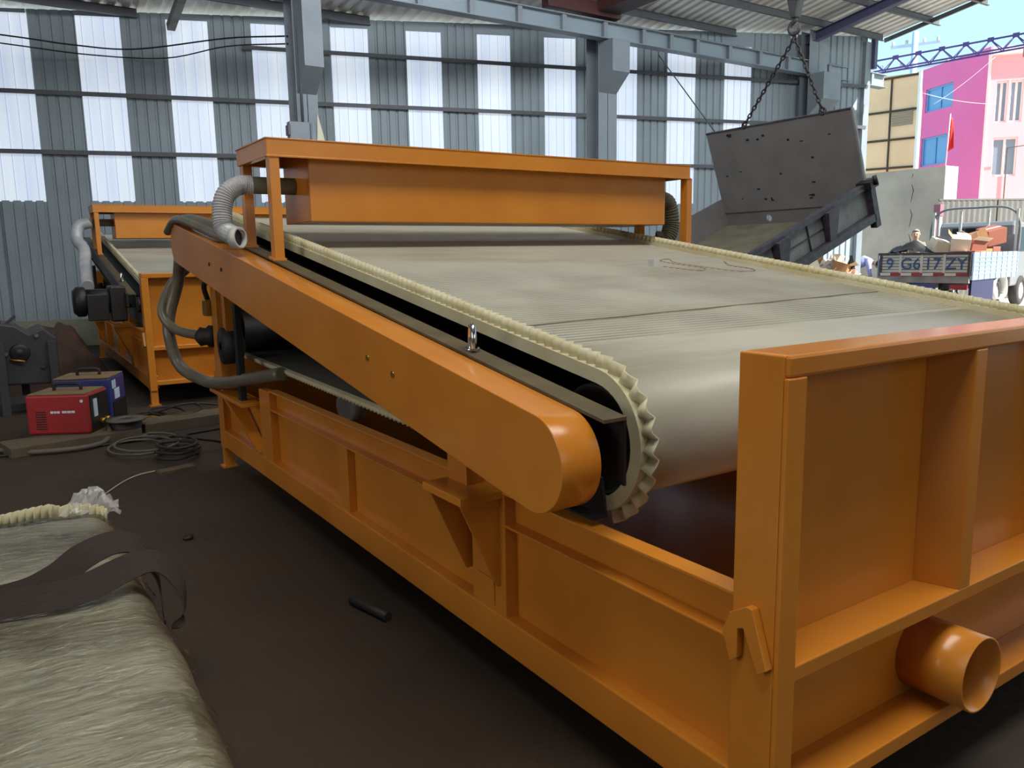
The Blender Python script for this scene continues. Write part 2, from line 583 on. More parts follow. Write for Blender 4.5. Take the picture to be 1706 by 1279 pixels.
for i, (a, b) in enumerate(WIN):
    w = MB()
    w.add([wp(a-0.01, 0.012, 2.78), wp(b+0.01, 0.012, 2.78), wp(b+0.01, 0.012, wtop(b)+0.02), wp(a-0.01, 0.012, wtop(a)+0.02),
           wp(a-0.01, 0.022, 2.78), wp(b+0.01, 0.022, 2.78), wp(b+0.01, 0.022, wtop(b)+0.02), wp(a-0.01, 0.022, wtop(a)+0.02)],
          [(0, 1, 2, 3), (7, 6, 5, 4), (0, 4, 5, 1), (1, 5, 6, 2), (2, 6, 7, 3), (3, 7, 4, 0)])
    wo = struct(w.build('window_%d' % (i+1), PANEL))
    r = MB()
    for k in range(1, 5):
        u = a+0.76*(k-0.5)/4
        r.obox(wp(u, 0.004, (2.8+wtop(u))/2), U*0.006, NW*0.006, (0, 0, (wtop(u)-2.8)/2))
    r.build('sheet_ribs', PANELRIB, wo)
# girts across the wall
for i, z in enumerate((3.72, 4.80, 5.82)):
    g = MB()
    a, b = Vector(wp(-14 if z < 5 else 4.75, -0.05, z)), Vector(wp(20.2, -0.05, z))
    g.obox((a+b)/2, (b-a)/2, NW*0.045, (0, 0, 0.012))
    g.obox((a+b)/2+Vector((0, 0, -0.03))-NW*0.04, (b-a)/2, NW*0.006, (0, 0, 0.04))
    struct(g.build('trim_%d' % (i+1), PURL))

# ceiling: ribbed roof sheets, with ribs running up the slope
rf = MB()
RX0, RX1 = -14.0, 20.55
prof = []
x = RX0
while x < RX1-0.01:
    for dx, d in ((0, 0), (0.04, 1), (0.09, 1), (0.13, 0)):
        prof.append((min(x+dx, RX1), d))
    x += 0.26
vs, fs = [], []
for x, d in prof:
    u = (x-P0.x)/U.x
    yf = P0.y+U.y*u+0.35
    vs += [(x, -9.0, roof_z(-9.0)+0.045*d), (x, yf, roof_z(yf)+0.045*d)]
for i in range(len(prof)-1):
    fs.append((2*i, 2*i+2, 2*i+3, 2*i+1))
rf.add(vs, fs)
n0 = len(rf.v)
struct(rf.build('ceiling', ROOFS))
t_i = 4
yy = -8.0
while yy < 18.2:
    xa = -13.8
    xb = 20.75 if yy < 12.6 else (P0.x+U.x*((yy-P0.y)/U.y) - 0.1)
    if xb > xa+1:
        p = MB()
        z = roof_z(yy)-0.09
        p.box(xa, xb, yy-0.006, yy+0.006, z-0.085, z+0.08)
        p.box(xa, xb, yy-0.006, yy+0.06, z+0.07, z+0.082)
        p.box(xa, xb, yy-0.06, yy+0.006, z-0.09, z-0.078)
        struct(p.build('trim_%d' % t_i, PURL))
        t_i += 1
    yy += 1.15
# rafters over the columns
for xr in (-2.0, 4.8, 11.25, 17.75):
    r = MB()
    y1 = 13.3 if xr > 4 else 15.5
    def rp(y, dz):
        return Vector((xr, y, roof_z(y)+dz))
    r.bar(rp(-9, -0.29), rp(y1, -0.29), 0.012, 0.2)
    r.bar(rp(-9, -0.19), rp(y1, -0.19), 0.18, 0.014)
    r.bar(rp(-9, -0.39), rp(y1, -0.39), 0.18, 0.014)
    struct(r.build('trim_%d' % t_i, RAFT if xr > 15 else FRAME))
    t_i += 1
# gable trim and corner post on the open right side
g = MB()
g.box(19.62, 19.86, 12.78, 12.98, 0, roof_z(12.9)-0.2)
struct(g.build('trim_%d' % t_i, FRAME)); t_i += 1
g = MB()
g.box(19.88, 20.0, 12.70, 12.82, 6.25, roof_z(12.7)-0.1)
struct(g.build('trim_%d' % t_i, RAFT)); t_i += 1
g = MB()
yf = P0.y+U.y*((20.3-P0.x)/U.x)
for x in (20.36,):
    g.bar((x, -9, roof_z(-9)-0.12), (x, 12.75, roof_z(12.75)-0.12), 0.05, 0.1)
struct(g.build('trim_%d' % t_i, PURL)); t_i += 1
# walls out of view
w = MB()
w.box(-14.1, -14, -9, 22, 0, 13)
struct(w.build('wall_left', WALLS))
w = MB()
w.box(-14, 20.55, -9.1, -9, 0, 12)
struct(w.build('wall_front', WALLS))

# columns
def column(x, y, w, d, top, label, cb=4.92):
    t = thing('steel_column', label, 'column', (x, y, 0))
    m = MB()
    m.box(-w/2, w/2, -d/2, -d/2+0.014, 0, top)
    m.box(-w/2, w/2, d/2-0.014, d/2, 0, top)
    m.box(-0.006, 0.006, -d/2, d/2, 0, top)
    m.build('shaft', FRAME, t)
    c = MB()
    c.prism([(-d/2, cb), (-d/2-0.42, cb+0.36), (-d/2-0.42, 5.90), (-d/2, 5.90)], 'x', -w/2+0.02, w/2-0.02)
    c.build('corbel', FRAME, t)
    b = MB()
    b.box(-w/2-0.08, w/2+0.08, -d/2-0.08, d/2+0.08, 0, 0.025)
    b.build('base_plate', FRAME, t)
    return t
c1 = column(4.82, 13.45, 0.36, 0.40, 7.0, 'grey steel column behind the left end of the near hood, carrying a switch box', 4.3)
column(11.32, 13.45, 0.50, 0.40, 6.95, 'grey steel column with a corbel under the crane beam, above the near hood')
column(17.9, 13.08, 0.72, 0.26, 6.95, 'grey steel column with a corbel behind the hanging steel hopper')
# switch box and conduits on the first column
t = thing('switch_box', 'grey switch box with conduits fixed to the steel column above the hood', 'electrical box', (4.60, 13.2, 3.4))
m = MB(); m.box(-0.17, 0.17, -0.14, 0.0, -0.35, 0.42); m.build('housing', FRAME, t, 0.01)
m = MB(); m.box(-0.2, -0.16, -0.16, -0.02, 0.2, 0.36); m.build('handle', PURL, t, 0.005)
m = MB(); m.cyl((0.08, -0.07, 0.42), (0.08, -0.07, 1.9), 0.025, 8); m.build('conduit', PURL, t)
m = MB(); m.cyl((0.25, -0.05, -0.4), (0.25, -0.05, 0.42), 0.06, 10); m.build('conduit', FRAME, t)
t = thing('offcut_sheet', 'narrow pale triangular sheet leaning beside the switch box', 'sheet', (4.96, 13.12, 3.0))
m = MB(); m.prism([(-0.08, -0.2), (0.24, -0.2), (0.10, 0.46), (-0.03, 0.98), (-0.06, 0.46)], 'y', -0.01, 0.01); m.build('plate', mat('cream_sheet', rgb(214, 210, 190), 0.7), t)
w = MB()
pts = [(-3, 17.0, 5.6), (0.73, 17, 5.55), (1.83, 17, 5.52), (2.88, 16.9, 5.55), (4.2, 15.6, 5.62), (4.67, 13.6, 5.27)]
w.tube(spline(pts, 6), 0.014, 6)
tag(w.build('overhead_wire', CABLED), 'upper of two dark wires slung in front of the left wall sheets', 'wire')
w = MB()
w.tube(spline([(-3, 17, 5.5), (0.72, 17, 5.41), (2.11, 17, 5.38), (3.4, 16.9, 5.45), (4.2, 15.6, 5.48), (4.67, 13.6, 5.15)], 6), 0.012, 6)
tag(w.build('overhead_wire', CABLED), 'lower of two dark wires slung in front of the left wall sheets', 'wire')
# brace rod
w = MB(); w.cyl((12.9, 13.4, 5.9), (15.0, 13.5, 4.3), 0.014, 6)
tag(w.build('brace_rod', PURL), 'thin diagonal brace rod right of the middle column', 'brace')
w = MB()
w.bar((3.55, 17.0, 6.05), (3.6, 15.6, 6.5), 0.14, 0.14)
tag(w.build('eaves_brace', STEELPALE), 'pale diagonal eaves brace at the top left below the roof', 'brace')

# crane runway beam
t = thing('crane_runway_beam', 'long grey crane runway beam with web stiffeners crossing below the roof', 'beam', (0, 12.97, 0))
m = MB()
m.box(-13.9, 20.95, 0.11, 0.125, 5.93, 6.24)
m.build('web', mat('pale_blue_grey_paint', rgb(140, 156, 168), 0.5), t)
m = MB(); m.box(-13.9, 20.95, 0.0, 0.24, 6.23, 6.25); m.build('top_flange', FRAME, t)
m = MB(); m.box(-13.9, 20.95, 0.0, 0.24, 5.915, 5.93); m.build('bottom_flange', FRAME, t)
xs = -13.5
while xs < 20.9:
    m = MB(); m.box(xs-0.05, xs+0.05, 0.02, 0.11, 5.93, 6.23); m.build('web_stiffener', FRAME, t)
    xs += 1.05 if int(xs*7) % 3 else 0.8
m = MB(); m.bar((-13.9, 0.12, 6.27), (20.5, 0.12, 6.27), 0.05, 0.04); m.build('rail', PURL, t)
# travelling crane girder
t = thing('bridge_crane', 'dark maroon bridge crane girder at the top resting on the runway beam', 'crane', (11.1, 13.0, 6.3))
m = MB(); m.box(-0.28, 0.28, -19, 0.0, 0.10, 0.62); m.build('girder', MAROON, t, 0.01)
m = MB(); m.box(-1.5, 0.35, -0.02, 0.2, 0.03, 0.28); m.build('end_carriage', MAROON, t, 0.01)
m = MB(); m.box(-0.5, 0.5, -5.0, -4.0, -0.15, 0.1); m.build('hoist_trolley', MAROON, t, 0.02)

# ------------------------------------------------------------------ the conveyor machines
SL = 0.157
def zf(y):
    return 1.151+SL*(y-0.539)
BW0, BW1 = 0.115, 3.025
W_ = 3.14
LEN = 5.27
CF, CT, CB = (0.82, 1.02), (5.31, 1.731), (5.0, 1.10)
RD = 0.19
def belt_loop(step=0.02):
    """points (y,z) of the belt loop with outward normals and arc length"""
    a = math.atan(0.158)
    def arc(c, r, a0, a1, n):
        return [(c[0]+r*math.cos(a0+(a1-a0)*i/n), c[1]+r*math.sin(a0+(a1-a0)*i/n)) for i in range(n+1)]
    up = PI/2+a
    pts = []
    pts += arc(CF, RD, up, up+PI+0.14-a, 40)[::1]           # front drum, from top round the front to the bottom
    # bottom run to lower rear drum
    pts += arc(CB, 0.18, -PI/2+0.02, 0.35, 14)
    pts += arc(CT, RD, 0.35, up, 24)
    out = [Vector(p) for p in pts]
    out.append(out[0])
    res = [out[0]]
    for i in range(len(out)-1):
        L = (out[i+1]-out[i]).length
        k = max(1, int(L/step))
        for j in range(1, k+1):
            res.append(out[i].lerp(out[i+1], j/k))
    res.pop()
    n = len(res)
    nor, s = [], [0.0]
    for i in range(n):
        d = res[(i+1) % n]-res[(i-1) % n]
        nn = Vector((d.y, -d.x)).normalized()
        nor.append(nn)
        if i:
            s.append(s[-1]+(res[i]-res[i-1]).length)
    c = Vector((3.2, 1.2))
    if (res[0]-Vector(CF)).dot(nor[0]) < 0:
        nor = [-q for q in nor]
    return res, nor, s

def make_machine(guard, label, loc, rz=0.0, scale=1.0):
    root = thing('conveyor_machine', label, 'conveyor', loc, rz)
    root.scale = (scale,)*3
    O = ORANGE
    # ---- base sides
    for side in (0, 1):
        def X(x):
            return x if side == 0 else W_-x
        def bx(m, x0, x1, *r):
            a, b = X(x0), X(x1)
            m.box(min(a, b), max(a, b), *r)
        m = MB(); bx(m, 0.055, 0.063, 0.1, LEN-0.1, 0.29, 0.66)
        pan = m.build('base_side', O, root)
        m = MB(); bx(m, 0.0, 0.10, 0.1, LEN-0.1, 0.17, 0.305)
        m.build('bottom_rail', O, pan, 0.006)
        m = MB()
        bx(m, 0.05, 0.062, 0.1, 3.92, 0.65, 0.78)
        bx(m, 0.0, 0.056, 0.1, 3.92, 0.768, 0.78)
        bx(m, 0.0, 0.056, 0.1, 3.92, 0.65, 0.66)
        m.build('top_rail', O, pan, 0.003)
        for y in (2.68,):
            m = MB(); bx(m, 0.012, 0.056, y-0.02, y+0.10, 0.3, 0.65)
            m.build('stiffener', O, pan, 0.004)
        for y0, y1 in ((1.17, 1.40), (3.92, 4.14)):
            m = MB(); bx(m, 0.002, 0.058, y0, y1, 0.3, 0.766)
            m.build('stiffener', O, pan, 0.004)
        # front bracket
        m = MB(); bx(m, -0.17, 0.03, 1.18, 1.46, 0.752, 0.782)
        br = m.build('bracket_plate', O, root, 0.003)
        for y in (1.20, 1.42):
            m = MB()
            m.prism([(X(-0.16), 0.754), (X(0.02), 0.754), (X(0.02), 0.42), (X(-0.012), 0.42)], 'y', y, y+0.012)
            m.build('gusset', O, br)
        m = MB(); bx(m, -0.068, 0.01, 1.31, 1.45, 0.78, zf(1.38)-0.15)
        m.build('support_post', O, br, 0.004)
        m = MB(); bx(m, -0.004, 0.03, 1.24, 1.36, 0.33, 0.43)
        m.build('small_gusset', O, br)
        # rear bracket
        m = MB(); bx(m, -0.10, 0.04, 4.2, 5.08, 0.635, 0.66)
        br = m.build('bracket_plate', O, root, 0.003)
        m = MB()
        m.hexa([(X(-0.02), 4.15, 0.33), (X(0.04), 4.15, 0.33), (X(0.04), 4.19, 0.33), (X(-0.02), 4.19, 0.33),
                (X(-0.08), 4.72, 0.635), (X(0.04), 4.72, 0.635), (X(0.04), 4.82, 0.635), (X(-0.08), 4.82, 0.635)])
        m.build('gusset', O, br)
        m = MB(); bx(m, -0.065, -0.025, 4.33, 4.40, 0.66, 1.45)
        m.build('support_post', BLACK, br)
        # conveyor frame beam
        m = MB()
        def fl(x0, x1, y0, y1, d0, d1):
            a, b = sorted((X(x0), X(x1)))
            m.hexa([(a, y0, zf(y0)+d0), (b, y0, zf(y0)+d0), (b, y1, zf(y1)+d0), (a, y1, zf(y1)+d0),
                    (a, y0, zf(y0)+d1), (b, y0, zf(y0)+d1), (b, y1, zf(y1)+d1), (a, y1, zf(y1)+d1)])
        fl(0.0, 0.010, 0.539, 5.2, -0.20, -0.01)
        fl(-0.073, 0.01, 0.8, 5.2, -0.20, -0.19)
        fb = m.build('conveyor_beam', BLACK, root)
        m = MB(); fl(-0.073, 0.01, 0.539, 5.2, -0.01, 0.0)
        m.build('top_flange', DUSTY, fb)
        # drum bearings
        for (cy_, cz_) in (CF, CB):
            m = MB(); m.cyl((X(0.02), cy_, cz_), (X(0.10), cy_, cz_), 0.085, 18)
            m.box(min(X(0.01), X(0.05)), max(X(0.01), X(0.05)), cy_-0.11, cy_+0.11, cz_-0.06, cz_+0.06)
            m.build('bearing', BLACK, root)
    # black cover inside under the belt
    m = MB()
    m.hexa([(0.16, 1.0, 1.0), (3.0, 1.0, 1.0), (3.0, 5.0, 1.58), (0.16, 5.0, 1.58), (0.16, 1.0, 1.15), (3.0, 1.0, 1.15), (3.0, 5.0, 1.80), (0.16, 5.0, 1.80)])
    m.build('bed_tray', BLACK, root)
    # ---- legs
    for x in (0.0, W_-0.07):
        for y in (0.02, LEN-0.09):
            m = MB(); m.box(x, x+0.07, y, y+0.07, 0, 0.3)
            m.box(x-0.02, x+0.09, y-0.02, y+0.09, 0, 0.012)
            m.build('leg', O, root)
    # ---- floor tray of the base
    m = MB(); m.box(0.06, W_-0.06, 0.1, LEN-0.1, 0.2, 0.21)
    m.build('collecting_tray', O, root)
    # ---- end frames
    for yy0, sg in ((0.0, 1), (LEN, -1)):
        def by(m, x0, x1, y0, y1, z0, z1):
            a, b = sorted((yy0+sg*y0, yy0+sg*y1))
            m.box(x0, x1, a, b, z0, z1)
        m = MB(); by(m, 0.006, W_-0.006, 0.118, 0.126, 0.2, 1.36)
        ef = m.build('end_panel', O, root)
        m = MB(); by(m, 0.004, W_-0.004, 0.0, 0.135, 1.322, 1.374); m.build('top_rail', O, ef, 0.008)
        m = MB(); by(m, 0.0, W_, 0.0, 0.12, 0.58, 0.622); m.build('shelf', O, ef, 0.004)
        m = MB(); by(m, 0.0, W_, 0.0, 0.12, 0.215, 0.262); m.build('bottom_rail', O, ef, 0.004)
        for x0, x1 in ((0.0, 0.063), (W_-0.063, W_)):
            m = MB()
            by(m, x0-0.002, x1+0.002, -0.002, 0.012, 0.16, 1.3225)
            xa = x0 if x0 == 0 else x1-0.012
            by(m, xa-(0.002 if x0 == 0 else -0.002), xa+0.012+(-0.002 if x0 == 0 else 0.002), 0.012, 0.137, 0.16, 1.3725)
            m.build('post', O, ef, 0.004)
        for xc in (0.8435, 1.62, 2.40):
            for z0, z1 in ((0.62, 1.323), ):
                m = MB()
                m.prism([(xc-0.03, yy0), (xc+0.03, yy0), (xc+0.05, yy0+sg*0.12), (xc-0.07, yy0+sg*0.12)], 'z', z0, z1)
                m.build('stiffener', O, ef, 0.004)
        # lifting hooks on the corner posts
        for xh in (-0.0265, W_+0.0025):
            m = MB()
            poly = [(0.146, 0.681), (0.125, 0.739), (0.075, 0.77), (0.058, 0.769), (0.012, 0.632), (0.038, 0.611), (0.083, 0.712), (0.1, 0.705), (0.1, 0.63), (0.12, 0.612)]
            m.prism([(yy0+sg*p, z) for p, z in poly], 'x', xh, xh+0.024)
            m.build('hook_plate', O, ef, 0.002)
    # outlet pipe
    m = MB()
    m.lathe((0.822, 0, 0.387), (0, 1, 0), [(0.112, 0.12), (0.112, -0.076), (0.106, -0.076), (0.106, 0.12)], 36, True)
    m.build('outlet_pipe', O, root)
    # ---- drums
    for (c, r, nm) in ((CF, RD-0.012, 'front_drum'), (CT, RD-0.012, 'rear_drum'), (CB, 0.168, 'lower_drum')):
        m = MB()
        m.lathe((0, c[0], c[1]), (1, 0, 0), [(0.03, 0.03), (0.03, 0.15), (r-0.03, 0.15), (r-0.02, 0.13), (r, 0.13), (r, W_-0.13), (r-0.02, W_-0.13), (r-0.03, W_-0.15), (0.03, W_-0.15), (0.03, W_-0.03)], 40)
        m.build(nm, BLACK, root)
    # ---- belt
    P, N, S = belt_loop(0.0175)
    n = len(P)
    # cross grooves on the upper run behind the splice line
    outer = []
    for i in range(n):
        ribbed = N[i].y > 0.95 and 1.17 < P[i].x < 5.2
        outer.append(P[i]+N[i]*(0.012+(0.005 if (ribbed and i % 2) else 0.0)))
    vs, fs = [], []
    for i in range(n):
        vs += [(BW0, P[i].x, P[i].y), (BW1, P[i].x, P[i].y), (BW0, outer[i].x, outer[i].y), (BW1, outer[i].x, outer[i].y)]
    for i in range(n):
        j = (i+1) % n
        fs += [(4*i+2, 4*j+2, 4*j+3, 4*i+3), (4*i, 4*j, 4*j+2, 4*i+2), (4*i+1, 4*i+3, 4*j+3, 4*j+1)]
    m = MB(); m.add(vs, fs)
    m.sm = [not (N[k//3].y > 0.95 and 1.15 < P[k//3].x < 5.2) for k in range(len(fs))]
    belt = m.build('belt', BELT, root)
    m = MB()
    m.add([vs[4*i+c] for i in range(n) for c in (0, 1)], [(2*i, 2*i+1, 2*((i+1) % n)+1, 2*((i+1) % n)) for i in range(n)], True)
    m.build('belt_lining', LINING, belt)
    m = MB()
    ys = (1.44, 1.62)
    def bt(x, y, d):
        return (x, y, 1.212+0.158*(y-0.807)+d)
    m.hexa([bt(0.2, ys[0], 0.010), bt(2.95, ys[1], 0.010), bt(2.95, ys[1]+0.005, 0.010), bt(0.2, ys[0]+0.005, 0.010),
            bt(0.2, ys[0], 0.0185), bt(2.95, ys[1], 0.0185), bt(2.95, ys[1]+0.005, 0.0185), bt(0.2, ys[0]+0.005, 0.0185)])
    m.build('splice_line', mat('splice_grime', rgb(128, 120, 102), 0.7), belt)
    # ---- pleated side walls
    P2, N2, S2 = belt_loop(0.0075)
    n = len(P2)
    tot = S2[-1]
    pitch = tot/round(tot/0.046)
    for bx0, sg in ((BW0, 1), (BW1, -1)):
        m = MB()
        vs, fs = [], []
        for i in range(0, n, 2):
            q_f = 0.35 if (N2[i].y < -0.8 and P2[i].x > 0.77) else 1.0
            p, q = P2[i]-N2[i]*0.004, P2[i]+N2[i]*0.042*q_f
            vs += [(bx0-sg*0.004, p.x, p.y), (bx0+sg*0.035, p.x, p.y), (bx0+sg*0.035, q.x, q.y), (bx0-sg*0.004, q.x, q.y)]
        k = len(vs)//4
        for i in range(k):
            j = (i+1) % k
            for c in range(4):
                d = (c+1) % 4
                fs.append((4*i+c, 4*j+c, 4*j+d, 4*i+d))
        m.add(vs, fs)
        vs, fs = [], []
        for i in range(n):
            ph = 2*PI*S2[i]/pitch
            xw = bx0+sg*(0.018+0.014*math.sin(ph))
            q_f = 0.35 if (N2[i].y < -0.8 and P2[i].x > 0.77) else 1.0
            lo, hi = P2[i]+N2[i]*0.03*q_f, P2[i]+N2[i]*0.084*q_f
            vs += [(xw-0.003, lo.x, lo.y), (xw+0.003, lo.x, lo.y), (xw+0.003, hi.x, hi.y), (xw-0.003, hi.x, hi.y)]
        for i in range(n):
            j = (i+1) % n
            for c in range(4):
                d = (c+1) % 4
                fs.append((4*i+c, 4*j+c, 4*j+d, 4*i+d))
        m.add(vs, fs, True)
        m.build('pleated_edge', BELTSIDE, belt)
    # ---- chain guard
    if guard:
        cf_, ct_ = (0.689, 1.02), (5.314, 1.737)
        r = 0.144
        a = math.atan2(ct_[1]-cf_[1], ct_[0]-cf_[0])
        poly = []
        for i in range(25):
            t = a+PI/2+PI*i/24
            poly.append((cf_[0]+r*math.cos(t), cf_[1]+r*math.sin(t)))
        for i in range(25):
            t = a-PI/2+PI*i/24
            poly.append((ct_[0]+r*math.cos(t), ct_[1]+r*math.sin(t)))
        m = MB(); m.prism(poly, 'x', -0.213, -0.075, True)
        g = m.build('chain_guard', O, root, 0.003)
        for y, z in ((4.289, 1.582), (3.993, 1.549), (1.807, 1.213), (1.58, 1.174)):
            m = MB(); m.cyl((-0.219, y, z), (-0.21, y, z), 0.012, 10); m.build('bolt', BRASS if y < 3 else BLACK, g)
    # ---- suction hood
    m = MB(); m.box(0.195, 3.05, 3.495, 3.95, 1.82, 2.25)
    hood = m.build('suction_box', O, root, 0.006)
    m = MB()
    m.box(-0.072, 3.215, 3.395, 3.44, 2.17, 2.268)
    m.box(-0.072, 3.215, 3.96, 4.005, 2.17, 2.268)
    m.box(-0.072, -0.03, 3.44, 3.96, 2.17, 2.268)
    m.box(3.175, 3.215, 3.44, 3.96, 2.17, 2.268)
    m.box(-0.06, 3.2, 3.42, 3.98, 2.25, 2.26)
    m.box(-0.078, 3.221, 3.39, 4.01, 2.262, 2.27)
    m.box(-0.078, 3.221, 3.388, 3.396, 2.165, 2.176)
    m.build('top_frame', O, hood, 0.002)
    for xl in (-0.06, 3.185):
        for yl in (3.395, 3.925):
            m = MB()
            zb = zf(yl)
            m.box(xl, xl+0.008, yl, yl+0.07, zb+0.012, 2.17)
            m.box(xl+0.008, xl+0.054, yl, yl+0.008, zb+0.012, 2.17)
            y0, y1 = yl-0.012, yl+0.075
            m.hexa([(xl-0.015, y0, zf(y0)), (xl+0.062, y0, zf(y0)), (xl+0.062, y1, zf(y1)), (xl-0.015, y1, zf(y1)),
                    (xl-0.015, y0, zf(y0)+0.012), (xl+0.062, y0, zf(y0)+0.012), (xl+0.062, y1, zf(y1)+0.012), (xl-0.015, y1, zf(y1)+0.012)])
            m.build('hood_leg', O, hood)
    for sgn, x0, x1 in ((1, -0.1, 0.2), (-1, 3.04, 3.3)):
        m = MB(); m.cyl((x0, 3.754, 2.04), (x1, 3.754, 2.04), 0.05, 20); m.build('pipe_stub', OLIVE, hood)
    # ribbed suction hoses
    def ribbed(path, r, name, mm, par):
        pts = spline(path, 14)
        rr = [r*(1.0 if i % 2 else 0.9) for i in range(len(pts))]
        q = MB(); q.tube(pts, rr, 16, caps=False, smooth=False)
        return q.build(name, mm, par)
    h = ribbed([(-0.06, 3.754, 2.04), (-0.14, 3.76, 2.035), (-0.215, 3.76, 1.98), (-0.245, 3.75, 1.88), (-0.245, 3.72, 1.78), (-0.20, 3.62, 1.73)], 0.058, 'suction_hose', HOSEC, hood)
    if guard:
        m = MB(); m.lathe((-0.20, 3.62, 1.73), (0.6, -0.8, 0.05), [(0.05, -0.03), (0.062, -0.03), (0.062, 0.02), (0.05, 0.02)], 20, True); m.build('hose_collar', GAUGE, h)
        m = MB(); m.cyl((-0.212, 3.636, 1.729), (-0.206, 3.628, 1.729), 0.051, 20); m.build('bore_shade', BLACK, h)  # black disc put in for the darkness inside the hose
    h2 = ribbed([(3.24, 3.754, 2.04), (3.34, 3.754, 2.0), (3.37, 3.75, 1.84), (3.32, 3.75, 1.72), (3.25, 3.8, 1.72)], 0.07, 'suction_hose', OLIVE, hood)
    for sx0, sx1 in ((0.07, 0.08), (W_-0.08, W_-0.07)):
        m = MB()
        m.prism([(0.70, 0.80), (1.9, 0.84), (1.9, 1.15), (0.95, 1.02), (0.72, 0.92)], 'x', sx0, sx1)
        m.box(min(sx0, sx1)-0.05, max(sx0, sx1), 0.70, 1.0, 0.80, 0.808)
        m.build('drum_side_plate', BLACK, root)
    # ---- lifting eyes
    for xe in (-0.03, W_+0.03):
        m = MB()
        ye = 1.306
        m.cyl((xe, ye, zf(ye)-0.002), (xe, ye, zf(ye)+0.012), 0.026, 16)
        pts_ = [(-0.028, 0.006), (-0.03, 0.05), (-0.016, 0.082), (0.0, 0.09), (0.016, 0.082), (0.03, 0.05), (0.028, 0.006)]
        m.tube(spline([(xe+h_*0.34, ye+h_*0.94, zf(ye)+v_) for h_, v_ in pts_], 6), 0.0105, 10)
        m.build('lifting_eye', CHROME, root)
    return root, hood

near, near_hood = make_machine(True, 'large orange conveyor machine in the foreground with a cream belt and long chain guard', (1.458, 1.096, 0))
# rear pipework of the near machine (coordinates relative to its front left foot)
def L(x, y, z):
    return (x-1.458, y-1.096, z)
m = MB(); m.tube(spline([L(1.30, 6.55, 1.62), L(1.29, 6.66, 1.44), L(1.22, 6.70, 1.2), L(1.195, 6.66, 1.03), L(1.244, 6.6, 0.79), L(1.37, 6.3, 0.69), L(1.40, 5.8, 0.74), L(1.42, 5.44, 0.80), L(1.55, 5.0, 0.88)], 8), 0.045, 14)
m.build('drain_hose', HOSEB, near)
m = MB(); m.tube(spline([L(1.36, 6.62, 1.55), L(1.25, 6.72, 1.42), L(1.165, 6.7, 1.22), L(1.22, 6.6, 1.09), L(1.33, 6.35, 1.05), L(1.42, 6.25, 1.05)], 8), 0.036, 14)
m.build('drain_hose', HOSEB, near)
m = MB()
m.tube(spline([L(1.30, 6.60, 1.84), L(1.31, 6.3, 1.90), L(1.33, 5.9, 1.865), L(1.36, 5.5, 1.80), L(1.37, 5.2, 1.75)], 8), 0.045, 14)
m.build('top_hose', HOSEB, near)
m = MB()
m.tube(spline([L(1.24, 6.62, 1.83), L(1.25, 6.35, 1.905), L(1.27, 6.0, 1.87), L(1.30, 5.6, 1.80), L(1.31, 5.3, 1.75)], 8), 0.03, 14)
m.build('top_hose', HOSEB, near)
m = MB()
m.lathe(L(1.40, 6.25, 1.04), (-1, 0.3, 0), [(0.02, -0.12), (0.05, -0.1), (0.06, -0.06), (0.085, -0.04), (0.085, 0.0), (0.065, 0.02), (0.075, 0.06), (0.05, 0.08), (0.02, 0.1)], 12)
m.build('valve', RUBBER, near)
m = MB(); m.box(*(L(1.36, 0, 0)[0], L(1.44, 0, 0)[0]), L(0, 6.12, 0)[1], L(0, 6.22, 0)[1], 1.2, 1.32); m.build('junction_block', BRASS, near, 0.01)
m = MB(); m.tube(spline([L(1.40, 6.2, 1.32), L(1.37, 6.15, 1.42), L(1.39, 6.05, 1.5)], 6), 0.02, 8); m.build('signal_cable', CABLED, near)
m = MB(); m.lathe(L(1.44, 5.75, 1.01), (1, 0, 0), [(0.03, -0.08), (0.13, -0.07), (0.13, 0.05), (0.06, 0.08)], 20); m.build('drum_flange', RUBBER, near)
m = MB(); m.box(L(1.40, 0, 0)[0], L(1.455, 0, 0)[0], L(0, 5.95, 0)[1], L(0, 6.1, 0)[1], 0.66, 1.6); m.build('rear_upright', ORANGE, near)
m = MB(); m.box(L(1.39, 0, 0)[0], L(1.45, 0, 0)[0], L(0, 5.68, 0)[1], L(0, 5.76, 0)[1], 1.1, 1.6); m.build('rear_upright', ORANGE, near)

far, far_hood = make_machine(False, 'second orange conveyor machine at the left behind the big one, without a chain guard', (1.47, 9.53, 0), math.radians(-1.3), 1.08)
# bare drive side of the far machine: long black chain cover plate and gear motor
m = MB()
m.hexa([(-0.10, 0.45, 1.02), (-0.075, 0.45, 1.02), (-0.075, 4.6, 1.68), (-0.10, 4.6, 1.68), (-0.10, 0.45, 1.16), (-0.075, 0.45, 1.16), (-0.075, 4.6, 1.82), (-0.10, 4.6, 1.82)])
m.build('drive_plate', BLACK, far)
m = MB(); m.cyl((-0.48, 0.75, 1.08), (-0.10, 0.75, 1.08), 0.13, 20); mo = m.build('gear_motor', BLACK, far)
m = MB(); m.lathe((-0.48, 0.75, 1.08), (-1, 0, 0), [(0.15, -0.02), (0.16, 0.0), (0.16, 0.06), (0.12, 0.1), (0.0, 0.1)], 20); m.build('fan_cover', BLACK, mo)
m = MB(); m.box(-0.46, -0.26, 0.56, 0.66, 0.88, 1.16); m.build('terminal_box', BLACK, mo, 0.01)
m = MB(); m.box(-0.24, -0.08, 0.58, 0.9, 0.86, 1.24); m.build('gearbox', BLACK, mo, 0.02)
m = MB(); m.tube(spline([(-0.1, 3.6, 2.04), (-0.24, 3.6, 1.98), (-0.28, 3.55, 1.8), (-0.22, 3.4, 1.66), (-0.26, 3.0, 1.45), (-0.3, 2.4, 1.2)], 10), 0.075, 12); m.build('drain_hose', HOSEC, far)

